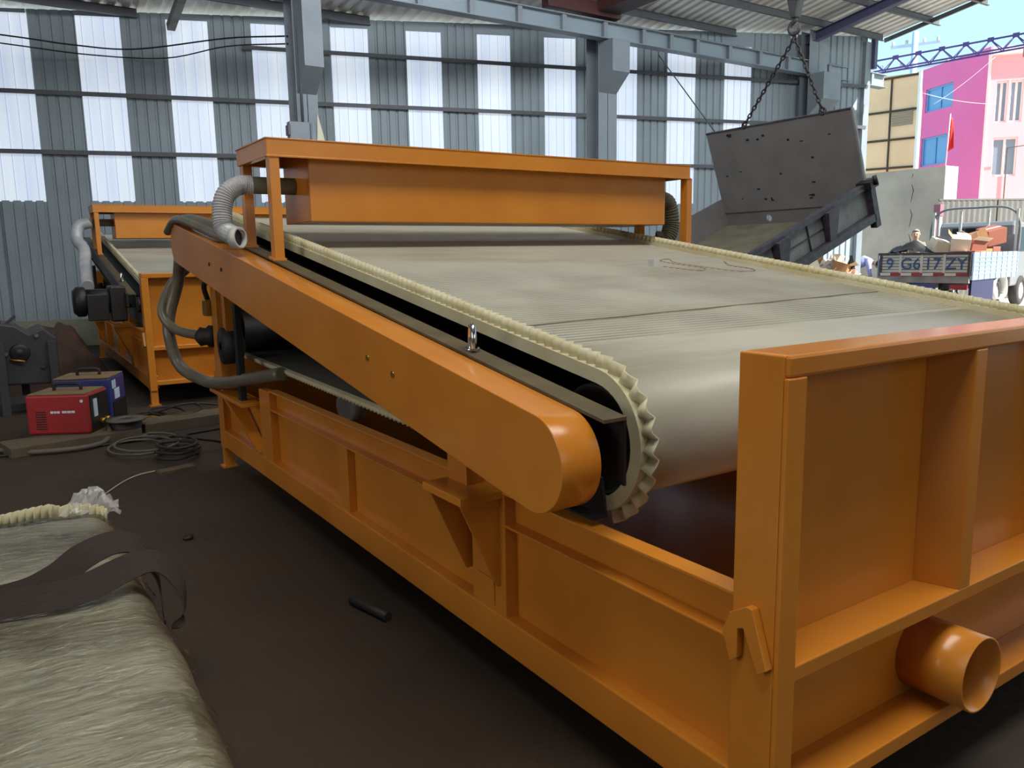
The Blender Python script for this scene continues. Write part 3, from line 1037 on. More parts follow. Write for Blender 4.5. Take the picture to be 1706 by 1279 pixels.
m = MB(); m.lathe(L(2.25, 5.5, 0.52), (-1, -0.3, 0), [(0.0, -0.02), (0.10, -0.02), (0.115, 0.0), (0.115, 0.10), (0.09, 0.10), (0.09, 0.02), (0.0, 0.02)], 24); m.build('inner_pipe', GAUGE, near)
# cord with plug lying on the near belt
t = thing('extension_lead', 'thin loose cord with a small plug lying on the cream belt', 'cord', (3.62, 3.78, 1.506+0.012))
o_ = Vector((3.62, 3.78, 1.518))
pts = [(3.66, 3.74, 1.514), (3.78, 3.565, 1.488), (3.90, 3.60, 1.493), (3.925, 3.67, 1.504), (3.86, 3.78, 1.521), (3.84, 3.95, 1.548), (3.97, 4.0, 1.556), (3.9, 3.86, 1.533), (3.98, 3.65, 1.50), (4.09, 3.493, 1.476), (4.22, 3.48, 1.474), (4.29, 3.55, 1.486), (4.25, 3.7, 1.509), (4.36, 3.85, 1.533)]
m = MB(); m.tube([p-o_ for p in spline(pts, 8)], 0.0065, 6); m.build('cord', CORD, t)
m = MB(); m.box(-0.025, 0.025, -0.03, 0.03, -0.004, 0.05); m.build('plug', GAUGE, t, 0.006)

# ------------------------------------------------------------------ hanging steel hopper
K = 0.64
E0 = Vector((0, 0, 1.6))
def cs(x, y, z):
    return E0+(Vector((x, y, z))-E0)*K
A_ = Vector((0, 1, 0))
tilt = math.radians(21.5)
B_ = Vector((-math.cos(tilt), 0, -math.sin(tilt)))
C_ = Vector((-math.sin(tilt), 0, math.cos(tilt)))
org = cs(18.55, 11.75, 2.38)
hop = thing('steel_hopper', 'big grey steel hopper hanging tilted from two chains at the right', 'hopper', org)
def H(a, b, c):
    return A_*a+B_*b+C_*c
def hb(m, a0, a1, b0, b1, c0, c1):
    m.hexa([H(a0, b0, c0), H(a1, b0, c0), H(a1, b1, c0), H(a0, b1, c0), H(a0, b0, c1), H(a1, b0, c1), H(a1, b1, c1), H(a0, b1, c1)])
HW, HH, HL, HQ = 2.9, 1.74, 2.9, 0.52
m = MB()
# back plate with a round hole
ha, hc, hr, hs = 1.93, 0.10, 0.062, 0.09
def ring_plate(b, flip):
    vs, fs = [], []
    n = 32
    for k in range(n):
        a = 2*PI*(k+0.5)/n
        ca, sa = math.cos(a), math.sin(a)
        q = hs/max(abs(ca), abs(sa))
        vs += [H(ha+hr*ca, b, hc+hr*sa), H(ha+q*ca, b, hc+q*sa)]
    for k in range(n):
        j = (k+1) % n
        fs.append((2*k, 2*k+1, 2*j+1, 2*j))
    m.add(vs, fs)
ring_plate(0.0, 0); ring_plate(-0.012, 1)
hb(m, 0, ha-hs, -0.012, 0, 0, HH)
hb(m, ha+hs, HW, -0.012, 0, 0, HH)
hb(m, ha-hs, ha+hs, -0.012, 0, 0, hc-hs)
hb(m, ha-hs, ha+hs, -0.012, 0, hc+hs, HH)
bp_ = m.build('back_plate', STEELBOX, hop)
m = MB(); hb(m, -0.0, HW, 0.0, 0.012, 0.235, 0.245); m.build('seam', STEELDARK, bp_)
random.seed(3)
for k in range(22):
    a, c = random.uniform(0.2, HW-0.2), random.uniform(0.35, HH-0.08)
    m = MB(); hb(m, a, a+random.uniform(0.03, 0.07), 0.0, 0.002, c, c+random.uniform(0.015, 0.04)); m.build('weld_mark', BLACK, bp_)
m = MB(); hb(m, 0, HW, 0, HL, -0.012, 0); m.build('floor_plate', OLIVE, hop)
m = MB(); hb(m, HW-0.012, HW, 0, HL, 0, HQ); m.build('left_side', STEELBOX, hop)
m = MB(); hb(m, 0, 0.012, 0.05, HL, 0, HQ); q_ = m.build('right_side', STEELPALE, hop)
m = MB()
hb(m, -0.09, 0.012, 0, HL, HQ-0.02, HQ+0.06)
m.build('top_beam', STEELDARK, q_)
m = MB()
hb(m, -0.11, 0.012, 0, HL, -0.05, 0.07)
m.build('bottom_beam', STEELDARK, q_)
m = MB()
hb(m, -0.11, 0.0, -0.1, 0.02, -0.16, HQ+0.1)
m.build('corner_post', STEELDARK, q_)
m = MB(); hb(m, -0.03, 0.0, -0.03, 0.015, HQ, HH); m.build('edge_angle', STEELPALE, bp_)
m = MB(); hb(m, 0, HW, -0.05, 0.01, HH-0.008, HH+0.012); m.build('edge_angle', STEELDARK, bp_)
for b0 in (1.05, 2.25):
    m = MB()
    m.hexa([H(-0.10, b0-0.02, 0.06), H(-0.02, b0-0.02, 0.06), H(-0.02, b0+0.14, 0.06), H(-0.10, b0+0.14, 0.06),
            H(-0.16, b0-0.14, HQ), H(-0.02, b0-0.14, HQ), H(-0.02, b0+0.14, HQ), H(-0.16, b0+0.14, HQ)])
    m.build('stake_bracket', STEELDARK, q_)
m = MB(); hb(m, -0.03, 0.0, 1.55, 1.565, 0.06, HQ); hb(m, -0.02, 0.0, 1.1, 2.2, 0.27, 0.283); m.build('side_rib', STEELDARK, q_)
m = MB(); hb(m, -0.2, 0.05, -0.06, 0.14, HQ-0.02, HQ+0.09); m.cyl(H(-0.22, 0.02, HQ+0.02), H(-0.2, 0.02, HQ+0.16), 0.035, 10); m.build('hinge', BLACK, q_)
# chains and hook block
hk = Vector((11.12, 8.50, 4.93))
def chain(p, q, label):
    t = thing('lifting_chain', label, 'chain', p, 0, 'chains holding the hopper')
    d = q-p
    n = int(d.length/0.075)
    dn = d.normalized()
    u = dn.orthogonal().normalized()
    w = dn.cross(u)
    m = MB()
    for k in range(n):
        c = d*((k+0.5)/n)
        s_ = u if k % 2 else w
        pts = []
        for j in range(11):
            a = 2*PI*j/10
            pts.append(c+dn*(0.05*math.cos(a))+s_*(0.026*math.sin(a)))
        m.tube(pts, 0.0115, 6, caps=False)
    m.build('links', CHAIN, t)
    m = MB(); m.torus(d*1.0, dn.cross(Vector((0, 0, 1))), 0.05, 0.014); m.build('shackle', CHAIN, t)
topc = lambda a: org+H(a, -0.02, HH+0.03)
chain(hk, topc(2.04), 'left lifting chain from the hook to the hopper top edge')
chain(hk, topc(0.5), 'right lifting chain from the hook to the hopper corner')
t = thing('crane_hook', 'dark crane hook block with an open hook above the hanging hopper', 'hook', (11.12, 8.50, 5.0))
m = MB()
m.prism([(-0.05, 0.22), (0.05, 0.22), (0.15, 0.62), (-0.15, 0.62)], 'x', -0.07, 0.07)
m.build('block', MACH, t, 0.02)
m = MB()
pts = [(0, 0, 0.24), (0, 0, 0.19), (0, 0.07, 0.145), (0, 0.095, 0.075), (0, 0.05, 0.0), (0, -0.03, -0.01), (0, -0.08, 0.04), (0, -0.09, 0.10)]
sp = spline(pts, 6)
m.tube(sp, [0.03+0.01*math.sin(PI*i/len(sp))-0.02*(i/len(sp))**4 for i in range(len(sp))], 12)
m.build('hook', MACH, t)
m = MB(); m.torus((0, 0.01, -0.03), (1, 0, 0), 0.05, 0.014); m.build('master_link', CHROME, t)
for sx_ in (-0.05, 0.05):
    m = MB(); m.cyl((sx_, 0, 0.62), (sx_, 0, 1.15), 0.01, 6); m.build('wire_rope', CHAIN, t)

# ------------------------------------------------------------------ wrapped belt bundle in the foreground
bun = thing('wrapped_belt_bundle', 'cream belt bundle wrapped in clear film on the floor at the lower left', 'belt bundle', (0.38, 0, 0))
def bund(u, v):
    """u along y (0..1), v round the section from the right foot over the top to the left"""
    y = 0.3+4.0*u
    e = 0.05*noise.noise(Vector((y*0.9, 3.1, 0)))
    xr = 0.04+e*0.5-max(0, (u-0.9))*1.2*(u-0.9)*4
    H_ = 0.44+0.02*noise.noise(Vector((y*1.4, v*3, 1.0)))
    endf = 1-max(0, (u-0.93)/0.07)**2*0.3
    H_ *= endf
    r = 0.13
    if v < 0.25:
        return xr, y, (H_-r)*v/0.25
    if v < 0.45:
        a = (v-0.25)/0.2*PI/2
        return xr-r+r*math.cos(a), y, H_-r+r*math.sin(a)
    s_ = (v-0.45)/0.55
    x = xr-r-s_*1.7
    return x, y, H_+0.03*math.sin(min(1, s_*2.2)*PI/2)*endf
m = MB()
NU, NV = 130, 90
vs = []
for i in range(NU+1):
    for j in range(NV+1):
        x, y, z = bund(i/NU, j/NV)
        k = 0.007*noise.noise(Vector((x*3+y*4, y*4-x*2, z*4)))+0.005*noise.noise(Vector((x*11+y*9, y*24-x*8, z*14)))
        v = j/NV
        nx = 1 if v < 0.25 else (math.cos((v-0.25)/0.2*PI/2) if v < 0.45 else 0)
        nz = 0 if v < 0.25 else (math.sin((v-0.25)/0.2*PI/2) if v < 0.45 else 1)
        vs.append((x+nx*k, y, max(0.0, z+nz*k) if j else 0.0))
fs = []
for i in range(NU):
    for j in range(NV):
        a = i*(NV+1)+j
        fs.append((a, a+1, a+NV+2, a+NV+1))
b0 = [j for j in range(NV+1)]
m.add(vs, fs, True)
base = len(m.v)
m.v += [(vs[NV][0], vs[NV][1], 0), (vs[-1][0], vs[-1][1], 0)]
m.f += [tuple(range(NV+1))+(base,), tuple(NU*(NV+1)+j for j in reversed(range(NV+1)))+(base+1,)]
m.sm += [False, False]
m.build('folded_belt', WRAP, bun)
m = MB()
# pleated edge along the far end, folded over the right corner
path = []
for k in range(401):
    s_ = k/400
    if s_ < 0.12:
        a = (1-s_/0.12)*PI/2
        path.append((-0.04-0.16+0.2*math.sin(a), 4.30-0.2+0.0+0.2*math.cos(a)*1.0, 0.36))
    else:
        path.append((-0.2-(s_-0.12)*1.7, 4.30+0.02*math.sin(s_*9), 0.36+0.01*math.sin(s_*14)))
vs, fs = [], []
for k, (x, y, z) in enumerate(path):
    w_ = 0.018*math.sin(k*0.85)
    for dz, out in ((-0.12, 0.0), (0.03, 0.012), (0.085, -0.02)):
        vs.append((x+w_*0.6, y+w_+out, z+dz))
for k in range(400):
    for c in range(2):
        fs.append((3*k+c, 3*k+3+c, 3*k+4+c, 3*k+1+c))
m.add(vs, fs, True)
po = m.build('pleated_edge', BELTSIDE, bun)
sm_ = po.modifiers.new('s', 'SOLIDIFY'); sm_.thickness = 0.006
m = MB()
random.seed(11)
vs, fs = [], []
for i in range(15):
    for j in range(9):
        u, v = i/14, j/8
        vs.append((-0.17+0.25*u+0.03*random.uniform(-1, 1)*0.5, 4.22+0.14*v, 0.40+0.10*math.sin(PI*u)*math.sin(PI*v)+0.03*random.uniform(-1, 1)))
for i in range(14):
    for j in range(8):
        a = i*9+j
        fs.append((a, a+1, a+10, a+9))
m.add(vs, fs)
FILM = mat('clear_film', (1, 1, 1, 1), 0.08, alpha=0.25, spec=1.0)
m.build('loose_film', FILM, bun)
def film_shader():
    mt_ = bpy.data.materials.new('stretch_film')
    mt_.use_nodes = True
    nt = mt_.node_tree
    nt.nodes.remove(nt.nodes['Principled BSDF'])
    out = nt.nodes['Material Output']
    tr_ = nt.nodes.new('ShaderNodeBsdfTransparent')
    gl = nt.nodes.new('ShaderNodeBsdfGlossy'); gl.inputs['Roughness'].default_value = 0.13
    fr = nt.nodes.new('ShaderNodeFresnel'); fr.inputs['IOR'].default_value = 1.55
    mu = nt.nodes.new('ShaderNodeMath'); mu.operation = 'MULTIPLY_ADD'; mu.inputs[1].default_value = 0.7; mu.inputs[2].default_value = 0.03
    mx = nt.nodes.new('ShaderNodeMixShader')
    tc_ = nt.nodes.new('ShaderNodeTexCoord')
    mp = nt.nodes.new('ShaderNodeMapping'); mp.inputs['Scale'].default_value = (3.0, 14.0, 8.0); mp.inputs['Rotation'].default_value = (0, 0, -0.3)
    n1_ = nt.nodes.new('ShaderNodeTexNoise'); n1_.inputs['Scale'].default_value = 2.2; n1_.inputs['Detail'].default_value = 8; n1_.inputs['Distortion'].default_value = 1.2
    bp = nt.nodes.new('ShaderNodeBump'); bp.inputs['Strength'].default_value = 0.8; bp.inputs['Distance'].default_value = 0.03
    nt.links.new(tc_.outputs['Object'], mp.inputs[0]); nt.links.new(mp.outputs[0], n1_.inputs['Vector'])
    nt.links.new(n1_.outputs[0], bp.inputs['Height']); nt.links.new(bp.outputs[0], gl.inputs['Normal']); nt.links.new(bp.outputs[0], fr.inputs['Normal'])
    nt.links.new(fr.outputs[0], mu.inputs[0]); nt.links.new(mu.outputs[0], mx.inputs[0])
    nt.links.new(tr_.outputs[0], mx.inputs[1]); nt.links.new(gl.outputs[0], mx.inputs[2]); nt.links.new(mx.outputs[0], out.inputs[0])
    return mt_
m = MB()
NU, NV = 230, 110
vs = []
for i in range(NU+1):
    for j in range(NV+1):
        v = 0.31+0.69*j/NV
        x, y, z = bund(i/NU, v)
        w_ = 1-abs(noise.noise(Vector((x*4+y*2.5, y*9-x*3, z*6))))
        w2 = 1-abs(noise.noise(Vector((x*7-y*5, y*16+x*9, z*9+3))))
        k = 0.012+0.010*w_**8+0.007*w2**8
        nx = 1 if v < 0.25 else (math.cos((v-0.25)/0.2*PI/2) if v < 0.45 else 0)
        nz = 0 if v < 0.25 else (math.sin((v-0.25)/0.2*PI/2) if v < 0.45 else 1)
        vs.append((x+nx*k, y, z+nz*k))
m.add(vs, [(i*(NV+1)+j, i*(NV+1)+j+1, (i+1)*(NV+1)+j+1, (i+1)*(NV+1)+j) for i in range(NU) for j in range(NV)], True)
m.build('stretch_film', film_shader(), bun)

# webbing sling
sl = thing('webbing_sling', 'dark brown webbing lifting sling looped over the wrapped belt bundle', 'sling', (0.38, 3.0, 0.45))
def ribbon(path, width, th, name, tilt=0.0, wv=None):
    pts = spline(path, 10)
    vs, fs = [], []
    n = len(pts)
    for i, p in enumerate(pts):
        t = pts[min(i+1, n-1)]-pts[max(i-1, 0)]
        t.normalize()
        wd = Vector(wv[0]).lerp(Vector(wv[1]), i/(n-1)) if wv else Vector((0, 1, 0))
        wd = (wd-t*wd.dot(t)).normalized()
        nn = t.cross(wd)
        for a, b in ((-1, -1), (1, -1), (1, 1), (-1, 1)):
            vs.append(p+wd*a*width/2+nn*b*th/2)
    for i in range(n-1):
        for c in range(4):
            d = (c+1) % 4
            fs.append((4*i+c, 4*i+4+c, 4*i+4+d, 4*i+d))
    fs += [(0, 1, 2, 3), (4*n-4, 4*n-1, 4*n-2, 4*n-3)]
    m = MB(); m.add(vs, fs, False)
    return m.build(name, SLING, sl)
ribbon([(-1.6, -0.05, 0.058), (-0.9, -0.04, 0.058), (-0.43, -0.06, 0.056), (-0.28, -0.07, 0.056), (-0.17, -0.05, 0.06), (-0.06, 0.0, 0.075), (0.02, 0.03, 0.078), (0.08, 0.03, 0.045), (0.125, 0.0, -0.04), (0.12, -0.03, -0.13), (0.085, -0.05, -0.17)], 0.10, 0.006, 'strap', wv=((0, 0.25, 1), (0.3, 0.95, 0.1)))
ribbon([(-1.6, 0.0, 0.058), (-0.9, 0.01, 0.058), (-0.43, -0.01, 0.06), (-0.28, 0.04, 0.075), (-0.17, 0.13, 0.11), (-0.06, 0.17, 0.125), (0.02, 0.16, 0.09), (0.055, 0.10, 0.0), (0.062, 0.05, -0.08), (0.06, 0.0, -0.16)], 0.10, 0.006, 'strap', wv=((0, 0.25, 1), (0.1, 1.0, 0.1)))


# ------------------------------------------------------------------ clutter on the floor at the left
def rbox(m, w, d, h, r=0.02, z=0.0, x=0.0, y=0.0):
    return m.box(x-w/2, x+w/2, y-d/2, y+d/2, z, z+h)
t = thing('welding_machine', 'red welding machine with a black handle standing on a plank at the left', 'welder', (0.56, 8.24, 0.085), math.radians(-29))
m = MB(); rbox(m, 0.54, 0.42, 0.36); m.build('case', RED, t, 0.02)
m = MB(); rbox(m, 0.50, 0.40, 0.012, z=0.358); m.build('top_cover', DUSTTOP, t, 0.003)
m = MB(); m.tube(spline([(-0.12, 0.02, 0.365), (-0.11, 0.02, 0.42), (-0.06, 0.02, 0.43), (0.06, 0.02, 0.43), (0.11, 0.02, 0.42), (0.12, 0.02, 0.365)], 5), 0.016, 8); m.build('handle', RUBBER, t)
m = MB()
for k in range(8):
    m.box(-0.19, -0.10, -0.2125, -0.209, 0.05+0.022*k, 0.06+0.022*k)
m.build('vent', BLACK, t)
m = MB()
for k, (a, b) in enumerate(((-0.06, -0.035), (-0.03, -0.01), (-0.005, 0.02), (0.04, 0.08), (0.085, 0.115), (0.12, 0.15))):
    m.box(a, b, -0.2125, -0.209, 0.195, 0.215)
m.build('nameplate', LABELW, t)
m = MB(); m.cyl((0.215, -0.213, 0.30), (0.215, -0.209, 0.30), 0.014, 10); m.build('badge', LABELW, t)
m = MB(); m.box(0.268, 0.275, -0.18, 0.18, 0.02, 0.34); fp = m.build('front_panel', BLACK, t)
m = MB(); m.box(0.275, 0.285, -0.12, -0.06, 0.14, 0.30); m.build('display', LABELW, fp)
for y in (0.0, 0.1):
    m = MB(); m.cyl((0.27, y, 0.08), (0.32, y, 0.08), 0.025, 12); m.build('socket', BRASS, fp)
t = thing('welding_machine', 'blue welding machine with a dusty brown top behind the red one', 'welder', (0.80, 8.78, 0.0), math.radians(-24))
m = MB(); rbox(m, 0.52, 0.44, 0.50); m.build('case', BLUEW, t, 0.02)
m = MB(); rbox(m, 0.50, 0.44, 0.015, z=0.498); m.build('top_cover', DUSTTOP, t, 0.004)
m = MB(); m.tube(spline([(-0.10, 0.0, 0.51), (-0.095, 0.0, 0.565), (0.0, 0.0, 0.575), (0.095, 0.0, 0.565), (0.10, 0.0, 0.51)], 5), 0.016, 8); m.build('handle', RUBBER, t)
m = MB(); m.box(0.258, 0.268, -0.20, 0.20, 0.0, 0.26); m.build('lower_panel', BLACK, t)
m = MB(); m.box(0.258, 0.266, -0.12, 0.02, 0.28, 0.38); m.build('label_plate', LABELW, t)
m = MB(); m.box(0.258, 0.264, -0.17, -0.13, 0.39, 0.47); m.box(0.258, 0.264, -0.11, -0.07, 0.39, 0.47); m.build('label_plate', LABELW, t)
m = MB(); m.obox((0.55, 7.98, 0.042), (0.52, 0.10, 0), (-0.04, 0.20, 0), (0, 0, 0.042))
tag(m.build('plank', WOODP, None, 0.004), 'thick grubby plank lying under the red welding machine', 'plank')
m = MB(); m.obox((1.62, 8.20, 0.05), (0.50, 0.07, 0), (-0.03, 0.17, 0), (0, 0, 0.05))
tag(m.build('plank', WOODP, None, 0.004), 'thick grubby plank beside the rear leg of the near machine', 'plank')
t = thing('wire_reel', 'flat grey wire reel lying right of the red welding machine', 'reel', (1.0, 8.0, 0.0))
m = MB(); m.lathe((0, 0, 0), (0, 0, 1), [(0.06, 0.16), (0.17, 0.16), (0.175, 0.175), (0.06, 0.18)], 28, True); m.build('flange', CABLE, t)
m = MB(); m.lathe((0, 0, 0), (0, 0, 1), [(0.06, 0.0), (0.17, 0.0), (0.175, 0.018), (0.06, 0.02)], 28, True); m.build('flange', CABLE, t)
m = MB(); m.lathe((0, 0, 0), (0, 0, 1), [(0.055, 0.0), (0.13, 0.02), (0.13, 0.16), (0.055, 0.17)], 28, True); m.build('hub', CABLED, t)
def cable(pts, r, mm, label, name='cable', cat='cable', group=None):
    q = MB(); q.tube(spline(pts, 8), r, 8)
    return tag(q.build(name, mm), label, cat, group)
cable([(-0.9, 8.4, 0.03), (-0.1, 8.05, 0.03), (0.2, 7.72, 0.03), (0.55, 7.62, 0.03), (0.75, 7.72, 0.03), (0.84, 7.9, 0.06), (0.86, 8.1, 0.15)], 0.022, CABLE, 'thick grey welding lead curving in front of the plank at the far left')
cable([(-0.9, 7.9, 0.012), (0.0, 7.80, 0.012), (0.5, 7.70, 0.012), (1.0, 7.72, 0.012), (1.38, 7.70, 0.012), (2.0, 7.85, 0.012)], 0.012, CABLED, 'long dark cable running straight across the floor towards the near machine')
lp = []
for k in range(30):
    a = 2*PI*k/13
    lp.append((0.98+0.24*math.cos(a)+0.003*k, 7.38+0.34*math.sin(a)-0.008*k, 0.012+0.0035*k))
cable(lp, 0.010, CABLE, 'grey cable lying in loose open loops beside the wire reel')
lp = []
for k in range(46):
    a = 2*PI*k/14
    lp.append((1.22+(0.15+0.02*math.sin(k))*math.cos(a), 6.83+(0.20+0.02*math.cos(k*1.3))*math.sin(a), 0.015+0.003*k))
lp += [(1.5, 6.9, 0.1), (1.75, 7.0, 0.02), (2.1, 7.2, 0.02)]
cable(lp, 0.013, CABLED, 'black cable coiled tightly near the rear leg of the near machine')
lp = []
for k in range(26):
    a = 2*PI*k/12
    lp.append((1.30+0.20*math.cos(a)+0.012*k, 8.75+0.35*math.sin(a)-0.006*k, 0.012+0.004*k))
cable(lp, 0.012, CABLED, 'dark tangled cable below the front of the far machine')
cable([(1.06, 9.2, 0.2), (1.15, 9.05, 0.02), (1.3, 8.9, 0.02), (1.7, 8.8, 0.115), (2.2, 8.9, 0.015)], 0.012, CABLED, 'dark cable trailing from the blue welding machine')
cable([(1.10, 9.15, 0.015), (1.22, 8.92, 0.015), (1.18, 8.80, 0.02), (1.32, 8.84, 0.015), (1.42, 8.7, 0.015)], 0.012, CABLEY, 'short yellow cable beside the blue welding machine')
cable([(0.55, 6.0, 0.005), (0.72, 6.30, 0.005), (0.85, 6.45, 0.005), (0.98, 6.50, 0.005)], 0.005, ROPE, 'thin pale string lying on the floor near the wrapped bundle', 'string', 'string')
m = MB(); m.obox((1.12, 6.42, 0.012), (0.13, 0.03, 0), (-0.01, 0.05, 0), (0, 0, 0.012))
tag(m.build('wood_offcut', WOODP), 'small flat wood offcut on the floor before the black coil', 'offcut')
m = MB(); m.cyl((1.30, 3.35, 0.022), (1.36, 3.08, 0.022), 0.022, 10)
tag(m.build('pipe_offcut', CABLED), 'short dark pipe offcut on the floor beside the near machine', 'offcut')
m = MB(); m.lathe((0.86, 4.75, 0.0), (0, 0, 1), [(0.012, 0.0), (0.03, 0.0), (0.03, 0.02), (0.012, 0.02)], 8, True)
tag(m.build('loose_nut', CHAIN), 'small dark nut alone on the bare floor', 'nut')

# dark machine at the left edge
t = thing('gearbox_machine', 'dark grey cast machine on legs at the left edge behind the red welder', 'machine', (0.12, 10.3, 0))
m = MB()
m.prism([(-0.75, 0.36), (0.42, 0.30), (0.52, 0.42), (0.52, 0.80), (0.40, 0.92), (0.26, 0.86), (0.14, 0.96), (-0.10, 1.0), (-0.16, 1.12), (-0.75, 1.2)], 'y', -0.3, 0.5)
bd = m.build('housing', MACH, t, 0.02)
for x in (-0.42, -0.02, 0.46):
    m = MB(); m.box(x-0.04, x+0.04, -0.40, -0.30, 0, 0.78 if x > -0.3 else 0.9); m.build('leg', MACH, t, 0.004)
for x in (-0.5, 0.2):
    m = MB(); m.box(x-0.04, x+0.04, 0.42, 0.5, 0, 0.4); m.build('leg', MACH, t, 0.004)
m = MB(); m.lathe((0.16, -0.3, 0.66), (0, -1, 0), [(0.0, 0.03), (0.03, 0.03), (0.05, 0.01), (0.085, 0.03), (0.1, 0.0)], 24); m.build('shaft_flange', BLACK, bd)
m = MB(); m.cyl((0.06, -0.33, 0.60), (0.2, -0.36, 0.57), 0.012, 8); m.build('spindle', BRASS, bd)
for x, z in ((0.33, 0.84), (0.36, 0.50), (0.03, 0.66), (-0.28, 0.46)):
    m = MB(); m.cyl((x, -0.3, z), (x, -0.34, z), 0.022, 10); m.build('bolt', CHROME, bd)
m = MB(); m.box(-0.09, 0.02, -0.2, 0.0, 0.97, 1.06); m.bar((0.06, -0.1, 0.96), (0.16, -0.1, 1.05), 0.03, 0.03); m.build('lug', MACH, bd)
m = MB(); m.box(-0.9, 0.5, -0.36, -0.28, 0.12, 0.2); m.build('cross_rail', MACH, t)
# brown tarpaulin heap
m = MB()
vs, fs = [], []
n1, n2 = 34, 30
for i in range(n1+1):
    for j in range(n2+1):
        x, y = -1+2*i/n1, -1+2*j/n2
        r = max(abs(x), abs(y))
        h = max(0.0, 1-r**2.2)*(0.72+0.25*noise.noise(Vector((x*2.1, y*2.3, 5))))+0.10*noise.noise(Vector((x*6, y*6, 2)))*(1-r)
        vs.append((x*0.62, y*1.3, max(0, h)))
for i in range(n1):
    for j in range(n2):
        a = i*(n2+1)+j
        fs.append((a, a+1, a+n2+2, a+n2+1))
m.add(vs, fs, True)
tag(m.build('tarpaulin', TARP, None, loc=(0.75, 12.6, 0)), 'brown tarpaulin heap between the dark machine and the far orange machine', 'tarpaulin')

# ------------------------------------------------------------------ outside: walls and buildings
def wall_quad(name, p, q, thick, z0, z1, mm, parent=None, z1b=None):
    """upright slab from p to q (x,y), its body behind the line on the side away from the origin"""
    p, q = Vector((p[0], p[1], 0)), Vector((q[0], q[1], 0))
    d = (q-p).normalized()
    n = Vector((-d.y, d.x, 0))
    if n.dot((p+q)/2) < 0:
        n = -n
    zb = z1 if z1b is None else z1b
    m = MB()
    m.hexa([p+Vector((0, 0, z0)), q+Vector((0, 0, z0)), q+n*thick+Vector((0, 0, z0)), p+n*thick+Vector((0, 0, z0)),
            p+Vector((0, 0, z1)), q+Vector((0, 0, zb)), q+n*thick+Vector((0, 0, zb)), p+n*thick+Vector((0, 0, z1))])
    return m.build(name, mm, parent)
cw = thing('yard_wall', 'grey rendered yard wall with a white end outside behind the small truck', 'wall', (25.3, 15.0, 0))
def rel(o, p):
    return (p[0]-o.location.x, p[1]-o.location.y)
m = MB()
a = rel(cw, (24.85, 17.9)); b = rel(cw, (25.56, 13.72))
m.hexa([(a[0], a[1], 0), (b[0], b[1], 0), (b[0]+0.72, b[1], 0), (a[0]+0.72, a[1]+0.1, 0), (a[0], a[1], 4.1), (b[0], b[1], 4.16), (b[0]+0.72, b[1], 4.16), (a[0]+0.72, a[1]+0.1, 4.1)])
m.build('rendered_face', CONC, cw)
m = MB(); m.box(b[0]-0.002, b[0]+0.73, b[1]-0.02, b[1], 0, 4.165); m.build('white_end', WHITE, cw)
m = MB()
pts = []
for k in range(12):
    s_ = k/11
    pts.append((b[0]-0.145-0.01, b[1]+0.95+0.05*math.sin(k*2.1), 4.0-2.9*s_))
m.tube(pts, 0.012, 5); m.build('crack', BLACK, cw)

be = thing('boarded_building', 'beige boarded building with a dark bar grid beyond the yard wall', 'building', (27.65, 17.0, 0))
p, q = (27.55, 18.25), (27.74, 15.95)
m = MB()
pv, qv, dv = Vector((*rel(be, p), 0)), Vector((*rel(be, q), 0)), Vector((5.0, 2.75, 0))
m.hexa([pv, qv, qv+dv, pv+dv]+[v+Vector((0, 0, h)) for v, h in ((pv, 7.75), (qv, 7.62), (qv+dv, 7.62), (pv+dv, 7.75))])
m.build('boarded_front', BEIGE, be)
m = MB()
pa, qa = Vector((*rel(be, p), 0)), Vector((*rel(be, q), 0))
def onf(s_, z):
    r = pa.lerp(qa, s_)
    return (r.x-0.02, r.y, z)
for z in (7.62, 6.48, 5.5, 4.52):
    m.bar(onf(0.0, z), onf(1.0, z-0.05), 0.05, 0.07)
m.bar(onf(0.57, 4.3), onf(0.57, 7.6), 0.05, 0.05, up=(0, 1, 0))
m.build('bar_grid', BROWNBAR, be)
m = MB(); m.bar(onf(1.0, 4.0), onf(1.0, 7.66), 0.09, 0.09, up=(0, 1, 0)); m.build('white_edge', WHITE, be)
m = MB()
for k in range(7):
    m.bar(onf(0.60, 5.95+0.085*k), onf(0.92, 5.95+0.085*k), 0.03, 0.05)
m.build('vent', mat('grey_brown_vent', rgb(150, 140, 124), 0.8), be)

pk = thing('pink_building', 'magenta and pale pink building with blue windows at the upper right', 'building', (39.5, 20.0, 0))
A, B, C = (40.66, 23.57), (38.56, 19.02), (40.8, 16.5)
Av, Bv, Cv = (Vector((*rel(pk, v), 0)) for v in (A, B, C))
back = Vector((6, 1.5, 0))
def facade(name, p, q, mm, top, holes):
    """facade p->q with real window openings; holes: (s0,s1,z0,z1)"""
    d = q-p
    n = Vector((-d.y, d.x, 0)).normalized()
    if n.dot(p+Vector(pk.location)) < 0:
        n = -n
    ss = sorted({0.0, 1.0} | {h[0] for h in holes} | {h[1] for h in holes})
    zs = sorted({0.0, top} | {h[2] for h in holes} | {h[3] for h in holes})
    m = MB()
    for i in range(len(ss)-1):
        for j in range(len(zs)-1):
            sc_, zc = (ss[i]+ss[i+1])/2, (zs[j]+zs[j+1])/2
            if any(h[0] < sc_ < h[1] and h[2] < zc < h[3] for h in holes):
                continue
            a, b = p+d*ss[i], p+d*ss[i+1]
            k = [a, b, b+n*0.25, a+n*0.25]
            m.hexa([v+Vector((0, 0, zs[j])) for v in k]+[v+Vector((0, 0, zs[j+1])) for v in k])
    return m.build(name, mm, pk), d, n
mag_holes = [(0.15, 0.545, 8.32, 9.45), (0.13, 0.50, 5.70, 7.1), (0.13, 0.5, 2.4, 3.8)]
